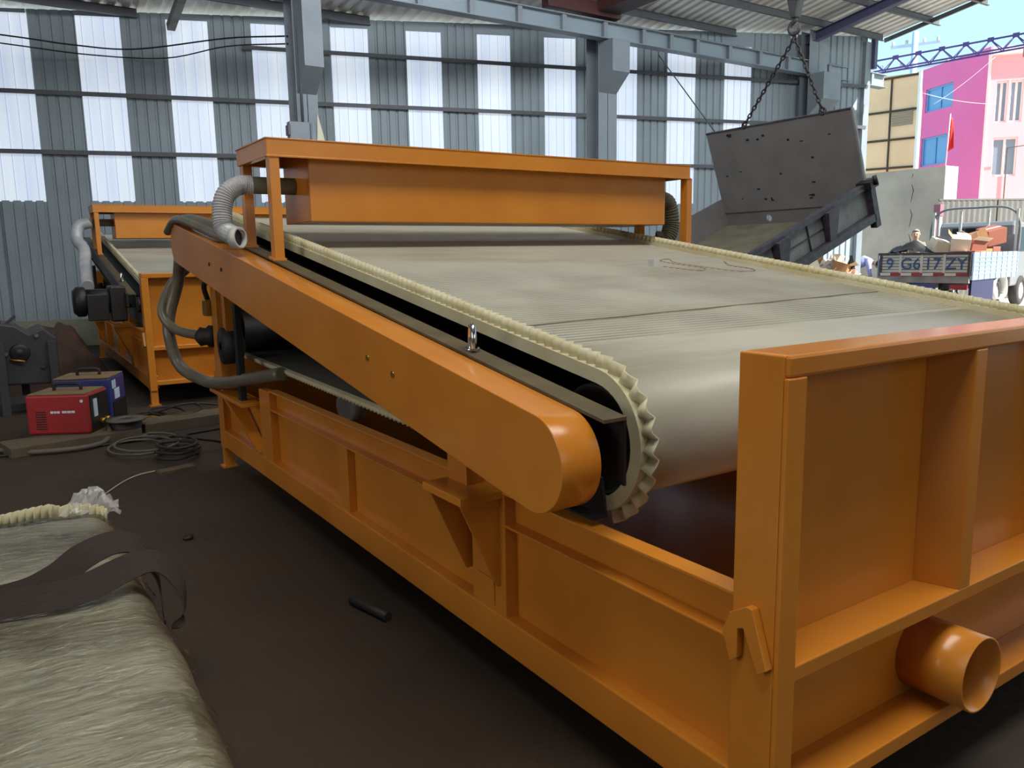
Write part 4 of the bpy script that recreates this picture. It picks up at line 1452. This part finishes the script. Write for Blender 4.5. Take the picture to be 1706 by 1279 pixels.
f1, d1, n1_ = facade('magenta_front', Av, Bv, MAGENTA, 10.45, mag_holes)
pk_holes = [(0.10, 0.24, 7.15, 8.95), (0.27, 0.42, 7.15, 8.95), (0.58, 0.9, 7.15, 8.95), (0.11, 0.40, 4.8, 6.5), (0.58, 0.9, 4.8, 6.5)]
f2, d2, n2_ = facade('pink_front', Bv, Cv, PINK, 10.2, pk_holes)
for (holes, p, d, n, gm) in ((mag_holes, Av, d1, n1_, GLASSB), (pk_holes, Bv, d2, n2_, GLASSG)):
    for h in holes:
        a, b = p+d*h[0]+n*0.12, p+d*h[1]+n*0.12
        m = MB()
        m.bar(a+Vector((0, 0, h[2]+0.04)), b+Vector((0, 0, h[2]+0.04)), 0.08, 0.08)
        m.bar(a+Vector((0, 0, h[3]-0.04)), b+Vector((0, 0, h[3]-0.04)), 0.08, 0.08)
        for q in (a, (a+b)/2, b):
            m.bar(q+Vector((0, 0, h[2])), q+Vector((0, 0, h[3])), 0.08, 0.08, up=(0, 1, 0))
        wf = m.build('window_frame', PINKW if gm is GLASSG else GLASSB, pk)
        m = MB()
        c_ = (a+b)/2
        m.obox(c_+n*0.03+Vector((0, 0, (h[2]+h[3])/2)), (b-a)/2, n*0.01, (0, 0, (h[3]-h[2])/2))
        m.build('window_pane', gm, wf)
m = MB()
m.hexa([Av+n1_*0.24, Bv+n1_*0.24, Bv+back, Av+back, Av+n1_*0.24+Vector((0, 0, 10.4)), Bv+n1_*0.24+Vector((0, 0, 10.4)), Bv+back+Vector((0, 0, 10.4)), Av+back+Vector((0, 0, 10.4))])
m.build('rear_block', PINK, pk)
m = MB()
m.bar(Bv+Vector((0, 0, 10.2))-n2_*0.1, Cv+Vector((0, 0, 10.2))-n2_*0.1, 0.5, 0.3)
m.bar(Bv-n2_*0.02+Vector((0, 0, 0)), Bv-n2_*0.02+Vector((0, 0, 10.2)), 0.1, 0.1, up=(0, 1, 0))
m.build('white_trim', PINKW, pk)
m = MB()
q = Bv.lerp(Cv, 0.26)-n2_*0.3
m.bar(q+Vector((0, 0, 2)), q+Vector((0, 0, 6.0)), 0.04, 0.04, up=(0, 1, 0))
q2 = Bv.lerp(Cv, 0.52)-n2_*0.3
m.bar(q2+Vector((0, 0, 2)), q2+Vector((0, 0, 6.0)), 0.04, 0.04, up=(0, 1, 0))
m.bar(q+Vector((0, 0, 6.0)), q2+Vector((0, 0, 6.1)), 0.04, 0.04)
m.build('pipe_frame', CABLE, pk)

# lattice gantry in front of the pink building
tr = thing('lattice_gantry', 'indigo lattice girder spanning above the beige and pink buildings', 'truss', (33.4, 18.0, 9.0))
ta, tb = Vector((31.4, 21.6, 8.80))-tr.location, Vector((35.6, 13.4, 9.42))-tr.location
up = Vector((0, 0, 0.47))
dn = (tb-ta).normalized()
sd = dn.cross(Vector((0, 0, 1))).normalized()*0.25
m = MB(); m.bar(ta+up, tb+up, 0.06, 0.06); m.build('top_chord', TRUSS, tr)
for s_ in (1, -1):
    m = MB(); m.bar(ta+sd*s_, tb+sd*s_, 0.06, 0.06); m.build('bottom_chord', TRUSS, tr)
NB = 11
for k in range(NB):
    a, b = ta.lerp(tb, k/NB), ta.lerp(tb, (k+1)/NB)
    mid = (a+b)/2+up
    m = MB()
    for s_ in (1, -1):
        m.bar(a+sd*s_, mid, 0.035, 0.035); m.bar(b+sd*s_, mid, 0.035, 0.035)
    m.obox(mid, dn*0.11, sd*0.3, Vector((0, 0, 0.07)))
    m.build('lattice_bay', TRUSS, tr)
for k, f in enumerate((0.72, 0.83)):
    q = ta.lerp(tb, f)
    m = MB(); m.bar(q-Vector((0, 0, 0.4)), q+Vector((0, 0, 1.5)), 0.12, 0.12, up=(0, 1, 0)); m.build('post', PINKMETAL, tr)
m = MB(); m.bar(ta.lerp(tb, 0.0)-Vector((0, 0, 9.0+ta.z)), ta.lerp(tb, 0.0)+up, 0.2, 0.2, up=(0, 1, 0)); m.build('leg', TRUSS, tr)
m = MB(); m.bar(tb-Vector((0, 0, 9.0+tb.z)), tb+up, 0.2, 0.2, up=(0, 1, 0)); m.build('leg', TRUSS, tr)
# utility pole and lines
up_ = thing('utility_pole', 'pale utility pole with cross arms against the sky at the right', 'pole', (51.8, 30.3, 0))
PALEP = mat('pale_pole', rgb(176, 196, 226), 0.8)
m = MB(); m.cyl((0, 0, 0), (0, 0, 15.4), 0.28, 10, 0.2); m.build('pole', PALEP, up_)
for z, w_ in ((14.6, 1.5), (13.2, 2.2)):
    m = MB(); m.bar((-w_*0.45, w_*0.85, z), (w_*0.45, -w_*0.85, z), 0.16, 0.18); ca = m.build('cross_arm', PALEP, up_)
    for f in (-0.9, -0.35, 0.35, 0.9):
        m = MB(); m.cyl((w_*0.45*f*-1, w_*0.85*f*1, z), (w_*0.45*f*-1, w_*0.85*f*1, z+0.35), 0.09, 8); m.build('insulator', GAUGE, ca)
def wire(a, b, sag, r, mm, label, grp=None):
    a, b = Vector(a), Vector(b)
    q = MB()
    q.tube([a.lerp(b, i/20)-Vector((0, 0, sag*4*(i/20)*(1-i/20))) for i in range(21)], r, 5)
    tag(q.build('power_line', mm), label, 'wire', grp)
WIREC = mat('power_line_grey', rgb(120, 140, 160), 0.7)
for k, (z0, z1) in enumerate(((13.2, 21.0), (14.0, 23.4), (14.9, 25.5))):
    wire((40.0, 30.0, z0), (52.0, 14.0, z1), 0.3, 0.022, WIREC, ('lowest', 'middle', 'highest')[k]+' of the three grey power lines crossing the sky at the upper right')
WHW = mat('white_service_wire', rgb(235, 225, 230), 0.7)
wire((37.0, 20.6, 8.1), (38.3, 18.7, 9.9), 0.1, 0.011, WHW, 'white service wire rising steeply across the magenta front')
wire((36.6, 20.9, 8.6), (38.4, 18.6, 7.9), 0.1, 0.011, WHW, 'white service wire sloping down across the magenta front')
# flag on the wall end
fg = thing('flag', 'red flag hanging limp from a thin pole on the yard wall', 'flag', (25.84, 13.87, 4.15))
m = MB(); m.cyl((0, 0, 0), (0.05, -0.02, 1.62), 0.016, 8); m.build('pole', WHITE, fg)
m = MB()
vs, fs = [], []
for i in range(9):
    for j in range(15):
        u, v = i/8, j/14
        vs.append((0.05-0.01*v+0.04*math.sin(u*7+v*3)+0.05, -0.0-0.16*u*(0.5+v*0.7)+0.02, 1.5-1.05*v*(1-0.15*u)))
for i in range(8):
    for j in range(14):
        a = i*15+j
        fs.append((a, a+1, a+16, a+15))
m.add(vs, fs, True)
fo = m.build('cloth', FLAG, fg); sm_ = fo.modifiers.new('s', 'SOLIDIFY'); sm_.thickness = 0.01
# sheet fence
fe = thing('sheet_fence', 'grey ribbed sheet fence behind the truck, with rusty gate post', 'fence', (25.1, 13.5, 0))
fa, fb_ = Vector((0.02, 0.12, 0)), Vector((7.4, -3.4, 0))
d = (fb_-fa)
for k in range(4):
    a, b = fa+d*(k/4), fa+d*((k+1)/4)
    m = MB()
    dd = (b-a).normalized(); nn = Vector((dd.y, -dd.x, 0))
    n = 22
    vs, fs = [], []
    for i in range(n+1):
        q = a.lerp(b, i/n)+nn*(0.02 if i % 2 else 0)
        vs += [(q.x, q.y, 0.05), (q.x, q.y, 3.08)]
    for i in range(n):
        fs.append((2*i, 2*i+2, 2*i+3, 2*i+1))
    m.add(vs, fs)
    pn = m.build('sheet_panel', FENCE, fe); sm_ = pn.modifiers.new('s', 'SOLIDIFY'); sm_.thickness = 0.012
    m = MB(); m.bar(a+Vector((0, 0, 3.1)), b+Vector((0, 0, 3.1)), 0.05, 0.05); m.build('top_rail', FENCE, fe)
    m = MB(); m.bar(b, b+Vector((0, 0, 3.3 if k % 2 else 3.1)), 0.06, 0.06, up=(0, 1, 0)); m.build('post', GAUGE if k == 1 else CABLE, fe)
m = MB(); m.cyl(fa-Vector((0.05, 0.1, 0)), fa+Vector((-0.05, -0.1, 2.95)), 0.06, 10); m.build('gate_post', GAUGE, fe)
m = MB(); m.cyl(fa-Vector((0.15, 0.02, 0)), fa+Vector((-0.15, -0.02, 2.9)), 0.04, 10); m.box(-0.2, 0.02, -0.06, 0.14, 2.6, 2.95); m.build('gate_hinge', PINKMETAL, fe)

# ------------------------------------------------------------------ the truck
tk = thing('flatbed_truck', 'small grey and blue flatbed truck outside, loaded with cardboard, tail towards us', 'truck', (19.88, 9.89, 0), math.radians(9))
BZ, TZ, BWD, BLN = 0.93, 1.5, 2.2, 3.5
m = MB(); m.box(0, BLN, 0, BWD, BZ-0.08, BZ); m.build('bed_floor', TRUCKW, tk)
m = MB(); m.box(0.0, 0.03, 0.02, BWD-0.02, BZ, TZ)
tg = m.build('tailgate', TRUCKW, tk)
m = MB()
for k in range(6):
    z = BZ+0.10+0.075*k
    m.box(-0.012, 0.0, 0.05, BWD-0.05, z, z+0.04)
m.build('ridges', GAUGE, tg)
m = MB(); m.box(-0.03, 0.03, 0.0, BWD, TZ-0.05, TZ+0.01); m.build('top_rail', STEELDARK, tg)
for y in (0.04, 0.60, 1.13, 1.64, BWD-0.07):
    m = MB(); m.box(-0.03, 0.0, y-0.03, y+0.03, BZ, TZ-0.04); m.build('rib', GAUGE if 0.1 < y < 2 else STEELDARK, tg)
for k in range(8):
    m = MB(); y = 0.06+0.26*k
    m.box(-0.034, -0.028, y, y+0.25, BZ+0.005, BZ+0.075); m.build('reflector_strip', REDREF if k % 2 == 0 else WHITEREF, tg)
mt = lambda y: Matrix(((0, 0, -1, -0.032), (-1, 0, 0, y), (0, 1, 0, BZ+0.29), (0, 0, 0, 1)))
for txt, y in (('9', 1.90), ('G6', 1.39), ('17', 0.87), ('ZY', 0.33)):
    text_obj(txt, 0.40, 0.004, 'painted_letters', BLUEPAINT, tg, mt(y))
m = MB(); m.box(-0.05, 0.05, 0.02, BWD-0.02, 0.76, 0.86); bm_ = m.build('rear_bumper', TRUCKW, tk)
m = MB(); m.box(-0.02, 0.0, 0.78, 1.42, 0.48, 0.74); m.build('licence_plate', mat('plate_blue', rgb(46, 62, 136), 0.4), bm_)
for y in (0.25, 1.85):
    m = MB(); m.box(-0.03, 0.02, y-0.2, y+0.2, 0.60, 0.72); m.build('tail_lamp', REDREF if y < 1 else BLACK, bm_)
m = MB(); m.ball((-0.05, 1.55, 0.62), (0.05, 0.08, 0.10)); m.build('work_lamp', WHITE, bm_)
for y0, y1 in ((-0.03, 0.0), (BWD, BWD+0.03)):
    m = MB(); m.box(0.02, BLN, y0, y1, BZ-0.1, TZ); sb = m.build('side_board', TRUCKB, tk)
    ys = y0-0.012 if y0 < 0 else y1
    for k in range(9):
        x = 0.04+k*(BLN-0.1)/8
        m = MB(); m.box(x, x+0.05, ys, ys+0.012, BZ-0.1, TZ); m.build('rib', TRUCKB, sb)
    m = MB()
    for k in range(5):
        m.box(0.04, BLN, ys+0.003, ys+0.012, BZ+0.03+0.1*k, BZ+0.06+0.1*k)
    m.build('ridges', TRUCKB, sb)
m = MB(); m.box(BLN-0.02, BLN+0.03, 0, BWD, BZ, 1.95); hb_ = m.build('headboard', TRUCKW, tk)
for y in (0.05, 0.75, 1.45, BWD-0.05):
    m = MB(); m.box(BLN-0.04, BLN+0.02, y-0.03, y+0.03, BZ, 2.62); m.build('upright', GAUGE, hb_)
m = MB(); m.tube(spline([(BLN, -0.02, 1.5), (BLN, 0.0, 2.3), (BLN, 0.3, 2.66), (BLN, 1.1, 2.70), (BLN, 1.9, 2.66), (BLN, 2.2, 2.3), (BLN, 2.22, 1.5)], 8), 0.03, 8); m.build('hoop', CABGREY, hb_)
m = MB()
m.prism([(3.65, 0.55), (5.3, 0.55), (5.35, 1.3), (5.0, 2.28), (3.75, 2.32), (3.65, 2.2)], 'y', 0.15, BWD-0.15)
cb = m.build('cab', CABGREY, tk, 0.05)
m = MB(); m.box(3.63, 3.655, 0.5, 1.7, 1.55, 2.15); m.build('rear_window', DARKGLASS, cb)
m = MB(); m.prism([(4.0, 1.5), (5.02, 1.5), (4.85, 2.15), (4.0, 2.15)], 'y', 0.13, 0.15); m.build('side_window', DARKGLASS, cb)
m = MB(); m.box(0.2, 5.2, 0.65, 0.78, 0.55, 0.85); m.box(0.2, 5.2, 1.42, 1.55, 0.55, 0.85); m.build('chassis', STEELDARK, tk)
for y0, y1 in ((0.0, 0.06),):
    m = MB(); m.box(0.12, 1.75, y0, y1, 0.22, 0.83); m.build('side_guard', NAVY, tk)
def wheel(x, y, w_):
    m = MB(); m.lathe((x, y, 0.41), (0, 1, 0), [(0.25, -w_/2), (0.36, -w_/2), (0.41, -w_/2+0.03), (0.41, w_/2-0.03), (0.36, w_/2), (0.25, w_/2)], 28, True); t_ = m.build('wheel', TYRE, tk)
    m = MB(); m.lathe((x, y, 0.41), (0, 1, 0), [(0.0, -w_/2+0.02), (0.10, -w_/2), (0.2, -w_/2+0.05), (0.26, -w_/2+0.01), (0.26, w_/2-0.01), (0.0, w_/2-0.02)], 24); m.build('rim', RIM, t_)
for x in (2.35, 4.55):
    for y in (0.22, BWD-0.22):
        wheel(x, y, 0.24)
m = MB(); m.lathe((2.35, 0.0, 0.45), (0, 1, 0), [(0.50, -0.02), (0.53, -0.02), (0.53, 0.3), (0.50, 0.3)], 32, True)
mg = m.build('mudguard', GAUGE, tk)
for v in mg.data.vertices:
    if v.co.z < 0.45: v.co.z = 0.45+(v.co.z-0.45)*0.35
m = MB(); m.lathe((0.35, 0.55, 0.35), (1, 0.2, 0), [(0.12, -0.08), (0.20, -0.09), (0.24, 0), (0.20, 0.09), (0.12, 0.08)], 22, True); m.build('spare_wheel', TYRE, tk)

# load in the truck bed
TKM = Matrix.Translation((19.88, 9.89, 0)) @ Matrix.Rotation(math.radians(9), 4, 'Z')
def carton(x, y, z, w_, d_, h_, rot, mm, label, open_=False, base=TKM):
    o = thing('cardboard_box', label, 'box', base @ Vector((x, y, z)))
    o.rotation_euler = rot
    q = MB(); q.box(-w_/2, w_/2, -d_/2, d_/2, 0, h_); q.build('carton', mm, o, 0.004)
    q = MB()
    if open_:
        q.hexa([(-w_/2, -d_/2, h_), (w_/2, -d_/2, h_), (w_/2, -d_/2+0.006, h_), (-w_/2, -d_/2+0.006, h_), (-w_/2, -d_/2-0.12, h_+0.1), (w_/2, -d_/2-0.12, h_+0.1), (w_/2, -d_/2-0.114, h_+0.1), (-w_/2, -d_/2-0.114, h_+0.1)])
        q.hexa([(-w_/2, d_/2-0.006, h_), (w_/2, d_/2-0.006, h_), (w_/2, d_/2, h_), (-w_/2, d_/2, h_), (-w_/2, d_/2+0.1, h_+0.12), (w_/2, d_/2+0.1, h_+0.12), (w_/2, d_/2+0.106, h_+0.12), (-w_/2, d_/2+0.106, h_+0.12)])
    else:
        q.box(-w_/2, w_/2, -0.03, 0.03, h_, h_+0.002)
    q.build('flap' if open_ else 'tape', CARDW if mm is not CARDW else CARD, o)
    return o
LOAD = [
 (0.55, 0.30, 0.93, 0.5, 0.5, 0.60, (0, 0, 0.2), CARDR, 'reddish cardboard box deep in the truck load, right rear corner', False),
 (0.60, 0.95, 0.93, 0.5, 0.5, 0.55, (0, 0, -0.2), CARD, 'brown cardboard box low in the truck bed, behind the letters 17', False),
 (0.65, 0.50, 1.57, 0.45, 0.42, 0.32, (0.1, -0.25, 0.5), CARDW, 'pale cardboard box tilted on the truck load, nearest the tailgate', True),
 (1.15, 0.35, 0.93, 0.5, 0.5, 0.6, (0, 0, 0.1), CARD, 'brown cardboard box at the bottom of the load by the blue side board', False),
 (1.20, 0.42, 1.54, 0.46, 0.50, 0.28, (0.15, 0.1, -0.3), CARDR, 'reddish cardboard box lying on the load above the blue side board', True),
 (1.75, 0.45, 0.93, 0.5, 0.55, 0.65, (0, 0, 0.0), CARD, 'brown cardboard box in the middle of the truck bed', False),
 (1.75, 0.40, 1.67, 0.42, 0.42, 0.34, (-0.3, 0.2, 0.6), CARD, 'brown open box tilted on top of the load before the cab', True),
 (2.35, 0.45, 0.93, 0.5, 0.6, 0.70, (0, 0, 0.1), CARDR, 'reddish box at the bottom of the load near the cab', False),
 (2.45, 0.35, 1.72, 0.55, 0.45, 0.40, (0.2, -0.2, -0.4), CARDR, 'tall reddish cardboard box highest on the load near the cab', False),
 (0.62, 1.02, 1.53, 0.40, 0.40, 0.30, (0.3, -0.3, 0.9), CARDW, 'pale cardboard box poking up right of the black sheeting', False),
]
for l in LOAD:
    carton(*l)
# black sheeting
m = MB()
vs, fs = [], []
for i in range(21):
    for j in range(13):
        x, y = -1+2*i/20, -1+2*j/12
        h = max(0, 1-abs(x)**1.5)*(0.36+0.12*noise.noise(Vector((x*2, y*2, 9))))*(1-0.6*y*y)+0.06*noise.noise(Vector((x*6, y*5, 1)))
        vs.append((y*0.28, x*0.62, max(0.0, h)))
for i in range(20):
    for j in range(12):
        a = i*13+j
        fs.append((a, a+1, a+14, a+13))
m.add(vs, fs, True)
o = tag(m.build('black_sheeting', BLACKBAG), 'crumpled black sheeting heaped at the left of the truck tailgate', 'sheeting')
o.location = TKM @ Vector((0.36, 1.55, 1.44)); o.rotation_euler = (0, 0, math.radians(9))
m = MB(); m.box(-0.3, 0.3, -0.65, 0.65, 0, 0.5)
o = tag(m.build('scrap_sack', BLACKBAG, None, 0.05), 'dark filled sack under the black sheeting in the truck bed', 'sack')
o.location = TKM @ Vector((0.40, 1.5, 0.935)); o.rotation_euler = (0, 0, math.radians(9))

# ------------------------------------------------------------------ people
def skin(name, chains, mm, parent, root=0, sub=2):
    """chains: list of joint lists [(x,y,z,r)...]; chains share points by equal coordinates"""
    pts, idx, ed, rad = [], {}, [], []
    for ch in chains:
        pr = None
        for x, y, z, r in ch:
            k = (round(x, 4), round(y, 4), round(z, 4))
            if k not in idx:
                idx[k] = len(pts); pts.append(k); rad.append(r)
            if pr is not None and (pr, idx[k]) not in ed:
                ed.append((pr, idx[k]))
            pr = idx[k]
    me = bpy.data.meshes.new(name)
    me.from_pydata(pts, ed, [])
    o = bpy.data.objects.new(name, me)
    COL.objects.link(o)
    o.parent = parent
    sk = o.modifiers.new('skin', 'SKIN')
    sk.use_smooth_shade = True
    lay = me.skin_vertices[0].data
    for i, r in enumerate(rad):
        rr = r if isinstance(r, tuple) else (r, r)
        lay[i].radius = rr
        lay[i].use_root = (i == root)
    sd = o.modifiers.new('sub', 'SUBSURF')
    sd.levels = sd.render_levels = sub
    dg = bpy.context.evaluated_depsgraph_get()
    ev = o.evaluated_get(dg)
    nm = bpy.data.meshes.new_from_object(ev)
    bpy.data.objects.remove(o)
    nm.materials.clear(); nm.materials.append(mm)
    o2 = bpy.data.objects.new(name, nm)
    COL.objects.link(o2)
    o2.parent = parent
    return o2
def hand(sx_, w):
    """five short finger chains from the wrist point w, pointing along -z"""
    x, y, z = w
    out = []
    for k, (dx, ln) in enumerate(((-0.03, 0.075), (-0.01, 0.085), (0.011, 0.08), (0.031, 0.06))):
        out.append([(x, y, z, 0.026), (x, y, z-0.05, (0.038, 0.018)), (x+dx, y, z-0.09, 0.010), (x+dx, y+0.008, z-0.09-ln*0.5, 0.009), (x+dx*0.9, y+0.022, z-0.09-ln, 0.007)])
    out.append([(x, y, z-0.05, (0.038, 0.018)), (x-sx_*0.045, y+0.012, z-0.06, 0.011), (x-sx_*0.055, y+0.022, z-0.105, 0.009)])
    return out
# man kneeling in the truck bed, facing the camera; local -y is his front
pm = thing('person', 'grey haired person in an olive jacket kneeling in the truck bed behind black sheeting', 'person', TKM @ Vector((1.18, 1.76, 0.93)))
pm.rotation_euler = (0, 0, math.radians(-60))
body = [[(0, 0, 0.36, 0.13), (0, -0.01, 0.52, 0.125), (0, -0.01, 0.70, 0.14), (0, 0.0, 0.82, 0.10), (0, -0.01, 0.90, 0.055), (0, -0.02, 0.97, 0.085), (0, -0.025, 1.05, 0.10), (0, -0.02, 1.13, 0.085)]]
for s_ in (1, -1):
    body.append([(0, 0, 0.36, 0.13), (s_*0.10, -0.05, 0.30, 0.085), (s_*0.13, -0.38, 0.12, 0.062), (s_*0.12, -0.02, 0.055, 0.05), (s_*0.12, 0.10, 0.045, 0.04)])
    body.append([(0, 0.0, 0.82, 0.10), (s_*0.18, 0.0, 0.79, 0.06), (s_*0.24, -0.08, 0.55, 0.045), (s_*0.18, -0.30, 0.46, 0.032)])
skin('body', body, SKIN, pm)
for s_ in (1, -1):
    skin('hand', [[(s_*0.18, -0.30, 0.46, 0.03), (s_*0.17, -0.35, 0.45, (0.035, 0.018))]+[(s_*0.17+0.012*k, -0.40, 0.44, 0.01)] for k in (-2, -1, 0, 1)], SKIN, pm, sub=1)
skin('jacket', [[(0, 0, 0.34, 0.155), (0, -0.01, 0.52, 0.15), (0, -0.01, 0.70, 0.165), (0, 0.0, 0.83, 0.115), (0, -0.005, 0.875, 0.075)]]+
     [[(0, 0.0, 0.83, 0.115), (s_*0.185, 0.0, 0.79, 0.078), (s_*0.245, -0.08, 0.55, 0.06), (s_*0.185, -0.28, 0.465, 0.045)] for s_ in (1, -1)], JACKET, pm)
skin('trousers', [[(0, 0, 0.37, 0.14), (s_*0.10, -0.05, 0.30, 0.10), (s_*0.13, -0.38, 0.125, 0.074), (s_*0.12, -0.02, 0.065, 0.06)] for s_ in (1, -1)], SHOE, pm)
m = MB()
m.ball((0, -0.005, 1.09), (0.098, 0.108, 0.105), 16, 12)
for v in range(len(m.v)):
    x, y, z = m.v[v]
    if y < -0.03 and z < 1.14:
        m.v[v] = (x*0.8, -0.02, z)
m.build('hair', HAIRG, pm)
m = MB()
for s_ in (1, -1):
    m.ball((s_*0.034, -0.108, 1.06), 0.013, 8, 6)
m.build('eyes', HAIRD, pm)
m = MB(); m.prism([(-0.108, 1.06), (-0.135, 1.022), (-0.105, 1.015)], 'x', -0.014, 0.014); m.build('nose', SKIN, pm)
m = MB(); m.box(-0.028, 0.028, -0.112, -0.10, 0.985, 0.992); m.build('mouth', CARDR, pm)
m = MB()
for s_ in (1, -1):
    m.ball((s_*0.098, -0.01, 1.045), (0.014, 0.024, 0.034), 8, 6)
m.build('ears', SKIN, pm)
# man bending over beside the tailgate; local +x is his front
pb = thing('person', 'person in a pale shirt and light jeans bending over beside the truck tailgate', 'person', (20.1, 13.2, 0))
pb.rotation_euler = (0, 0, math.radians(-58))
hp, ch = (0, 0, 1.06), (0.34, 0, 1.30)
body = [[(0, 0, 1.06, 0.135), (0.14, 0, 1.22, 0.125), (0.32, 0, 1.30, 0.14), (0.45, 0, 1.29, 0.10), (0.53, 0, 1.27, 0.052), (0.60, 0, 1.24, 0.08), (0.66, 0, 1.19, 0.095), (0.70, 0, 1.13, 0.08)]]
for s_ in (1, -1):
    body.append([(0, 0, 1.06, 0.135), (0.01, s_*0.10, 0.96, 0.088), (0.05, s_*0.12, 0.52, 0.058), (-0.02, s_*0.13, 0.10, 0.04), (0.10, s_*0.14, 0.05, 0.036), (0.18, s_*0.145, 0.035, 0.028)])
    body.append([(0.45, 0, 1.29, 0.10), (0.42, s_*0.19, 1.24, 0.06), (0.46, s_*0.22, 0.96, 0.044), (0.52, s_*0.16, 0.72, 0.03)])
skin('body', body, SKIN, pb)
for s_ in (1, -1):
    skin('hand', [[(0.52, s_*0.16, 0.72, 0.03), (0.53, s_*0.155, 0.67, (0.035, 0.018)), (0.53+0.014*k, s_*0.15, 0.60-0.01*abs(k), 0.009), (0.525+0.012*k, s_*0.13, 0.565, 0.007)] for k in (-2, -1, 0, 1)]+[[(0.53, s_*0.155, 0.67, (0.035, 0.018)), (0.50, s_*0.12, 0.63, 0.010)]], SKIN, pb, sub=1)
skin('shirt', [[(0.02, 0, 1.10, 0.15), (0.14, 0, 1.22, 0.145), (0.32, 0, 1.305, 0.165), (0.45, 0, 1.295, 0.115), (0.50, 0, 1.28, 0.07)]]+
     [[(0.45, 0, 1.295, 0.115), (0.42, s_*0.195, 1.24, 0.078), (0.46, s_*0.225, 0.98, 0.058), (0.50, s_*0.18, 0.80, 0.045)] for s_ in (1, -1)], SHIRTB, pb)
skin('jeans', [[(0, 0, 1.06, 0.15), (0.01, s_*0.10, 0.96, 0.108), (0.05, s_*0.12, 0.52, 0.075), (-0.02, s_*0.13, 0.12, 0.062)] for s_ in (1, -1)], JEANS, pb)
for s_ in (1, -1):
    m = MB(); m.ball((0.06, s_*0.135, 0.045), (0.14, 0.055, 0.045)); m.build('shoe', SHOE, pb)
m = MB(); m.ball((0.66, 0, 1.215), (0.10, 0.10, 0.09)); m.build('hair', HAIRD, pb)
m = MB()
m.prism([(0.735, 1.10), (0.765, 1.08), (0.725, 1.07)], 'y', -0.014, 0.014)
m.build('nose', SKIN, pb)

# ------------------------------------------------------------------ scrap heap by the corner of the shop
m = MB()
vs, fs = [], []
n1, n2 = 60, 40
for i in range(n1+1):
    for j in range(n2+1):
        x, y = -1+2*i/n1, -1+2*j/n2
        r2 = x*x+y*y
        h = max(0.0, 1-r2)**0.6*(1.22+0.3*noise.noise(Vector((x*3, y*3, 4))))+max(0, 1-r2)*0.3*noise.noise(Vector((x*11, y*9, 7)))
        vs.append((x*1.0, y*0.7, max(0.0, h)))
for i in range(n1):
    for j in range(n2):
        a = i*(n2+1)+j
        fs.append((a, a+1, a+n2+2, a+n2+1))
m.add(vs, fs)
random.seed(5)
for k in range(420):
    a, r = random.uniform(0, 2*PI), math.sqrt(random.random())*0.95
    x, y = r*math.cos(a), r*math.sin(a)
    h = max(0, 1-r*r)**0.6*1.25
    p = Vector((x*1.0, y*0.7, h+0.05))
    u = Vector((random.uniform(-1, 1), random.uniform(-1, 1), random.uniform(-0.6, 0.6))).normalized()
    v = u.orthogonal().normalized()
    w_, l_ = random.uniform(0.04, 0.16), random.uniform(0.05, 0.2)
    m.obox(p, u*l_, v*w_, u.cross(v)*0.004)
o = tag(m.build('scrap_heap', SCRAP), 'white heap of scrap paper and plastic in the sun at the shop corner', 'scrap heap', kind='stuff')
o.location = (16.9, 11.8, 0); o.rotation_euler = (0, 0, math.radians(-55))
I4 = Matrix.Identity(4)
SC2 = [
 (16.85, 11.4, 1.0, 0.42, 0.34, 0.30, (0.3, 0.2, 0.4), CARD, 'brown open box lying on the white scrap heap, left of the dark bottle', True),
 (17.0, 11.72, 1.12, 0.50, 0.12, 0.42, (0.5, 0.0, 0.9), CARDW, 'pale flat carton leaning at the right end of the white scrap heap', False),
 (16.3, 11.75, 1.08, 0.36, 0.30, 0.24, (-0.2, 0.3, 1.2), CARDW, 'pale small box on top of the white scrap heap below the hopper', True),
 (16.7, 11.95, 1.25, 0.34, 0.26, 0.22, (0.2, -0.4, 0.2), CARD, 'small brown box near the top of the white scrap heap', False),
]
for l in SC2:
    carton(*l, base=I4)
t = thing('dark_bottle', 'dark bottle with a brown base standing at the scrap heap edge', 'bottle', (17.1, 11.25, 0.9))
m = MB(); m.lathe((0, 0, 0), (0, 0, 1), [(0.0, 0.0), (0.10, 0.0), (0.10, 0.24), (0.09, 0.26)], 16); m.build('base', CARDR, t)
m = MB(); m.lathe((0, 0, 0), (0, 0, 1), [(0.09, 0.26), (0.08, 0.4), (0.04, 0.5), (0.035, 0.58), (0.0, 0.58)], 16); m.build('neck', BLACK, t)
t = thing('yellow_crate', 'tall yellow crate at the foot of the scrap heap near the bending person', 'crate', (16.75, 10.8, 0.0), 0.5)
m = MB(); m.box(-0.22, 0.22, -0.2, 0.2, 0, 0.92); m.build('body', mat('yellow_plastic', rgb(206, 160, 40), 0.6), t, 0.01)
m = MB(); m.box(-0.24, 0.24, -0.22, 0.22, 0.92, 0.97); m.build('rim', mat('yellow_plastic', rgb(206, 160, 40), 0.6), t, 0.005)
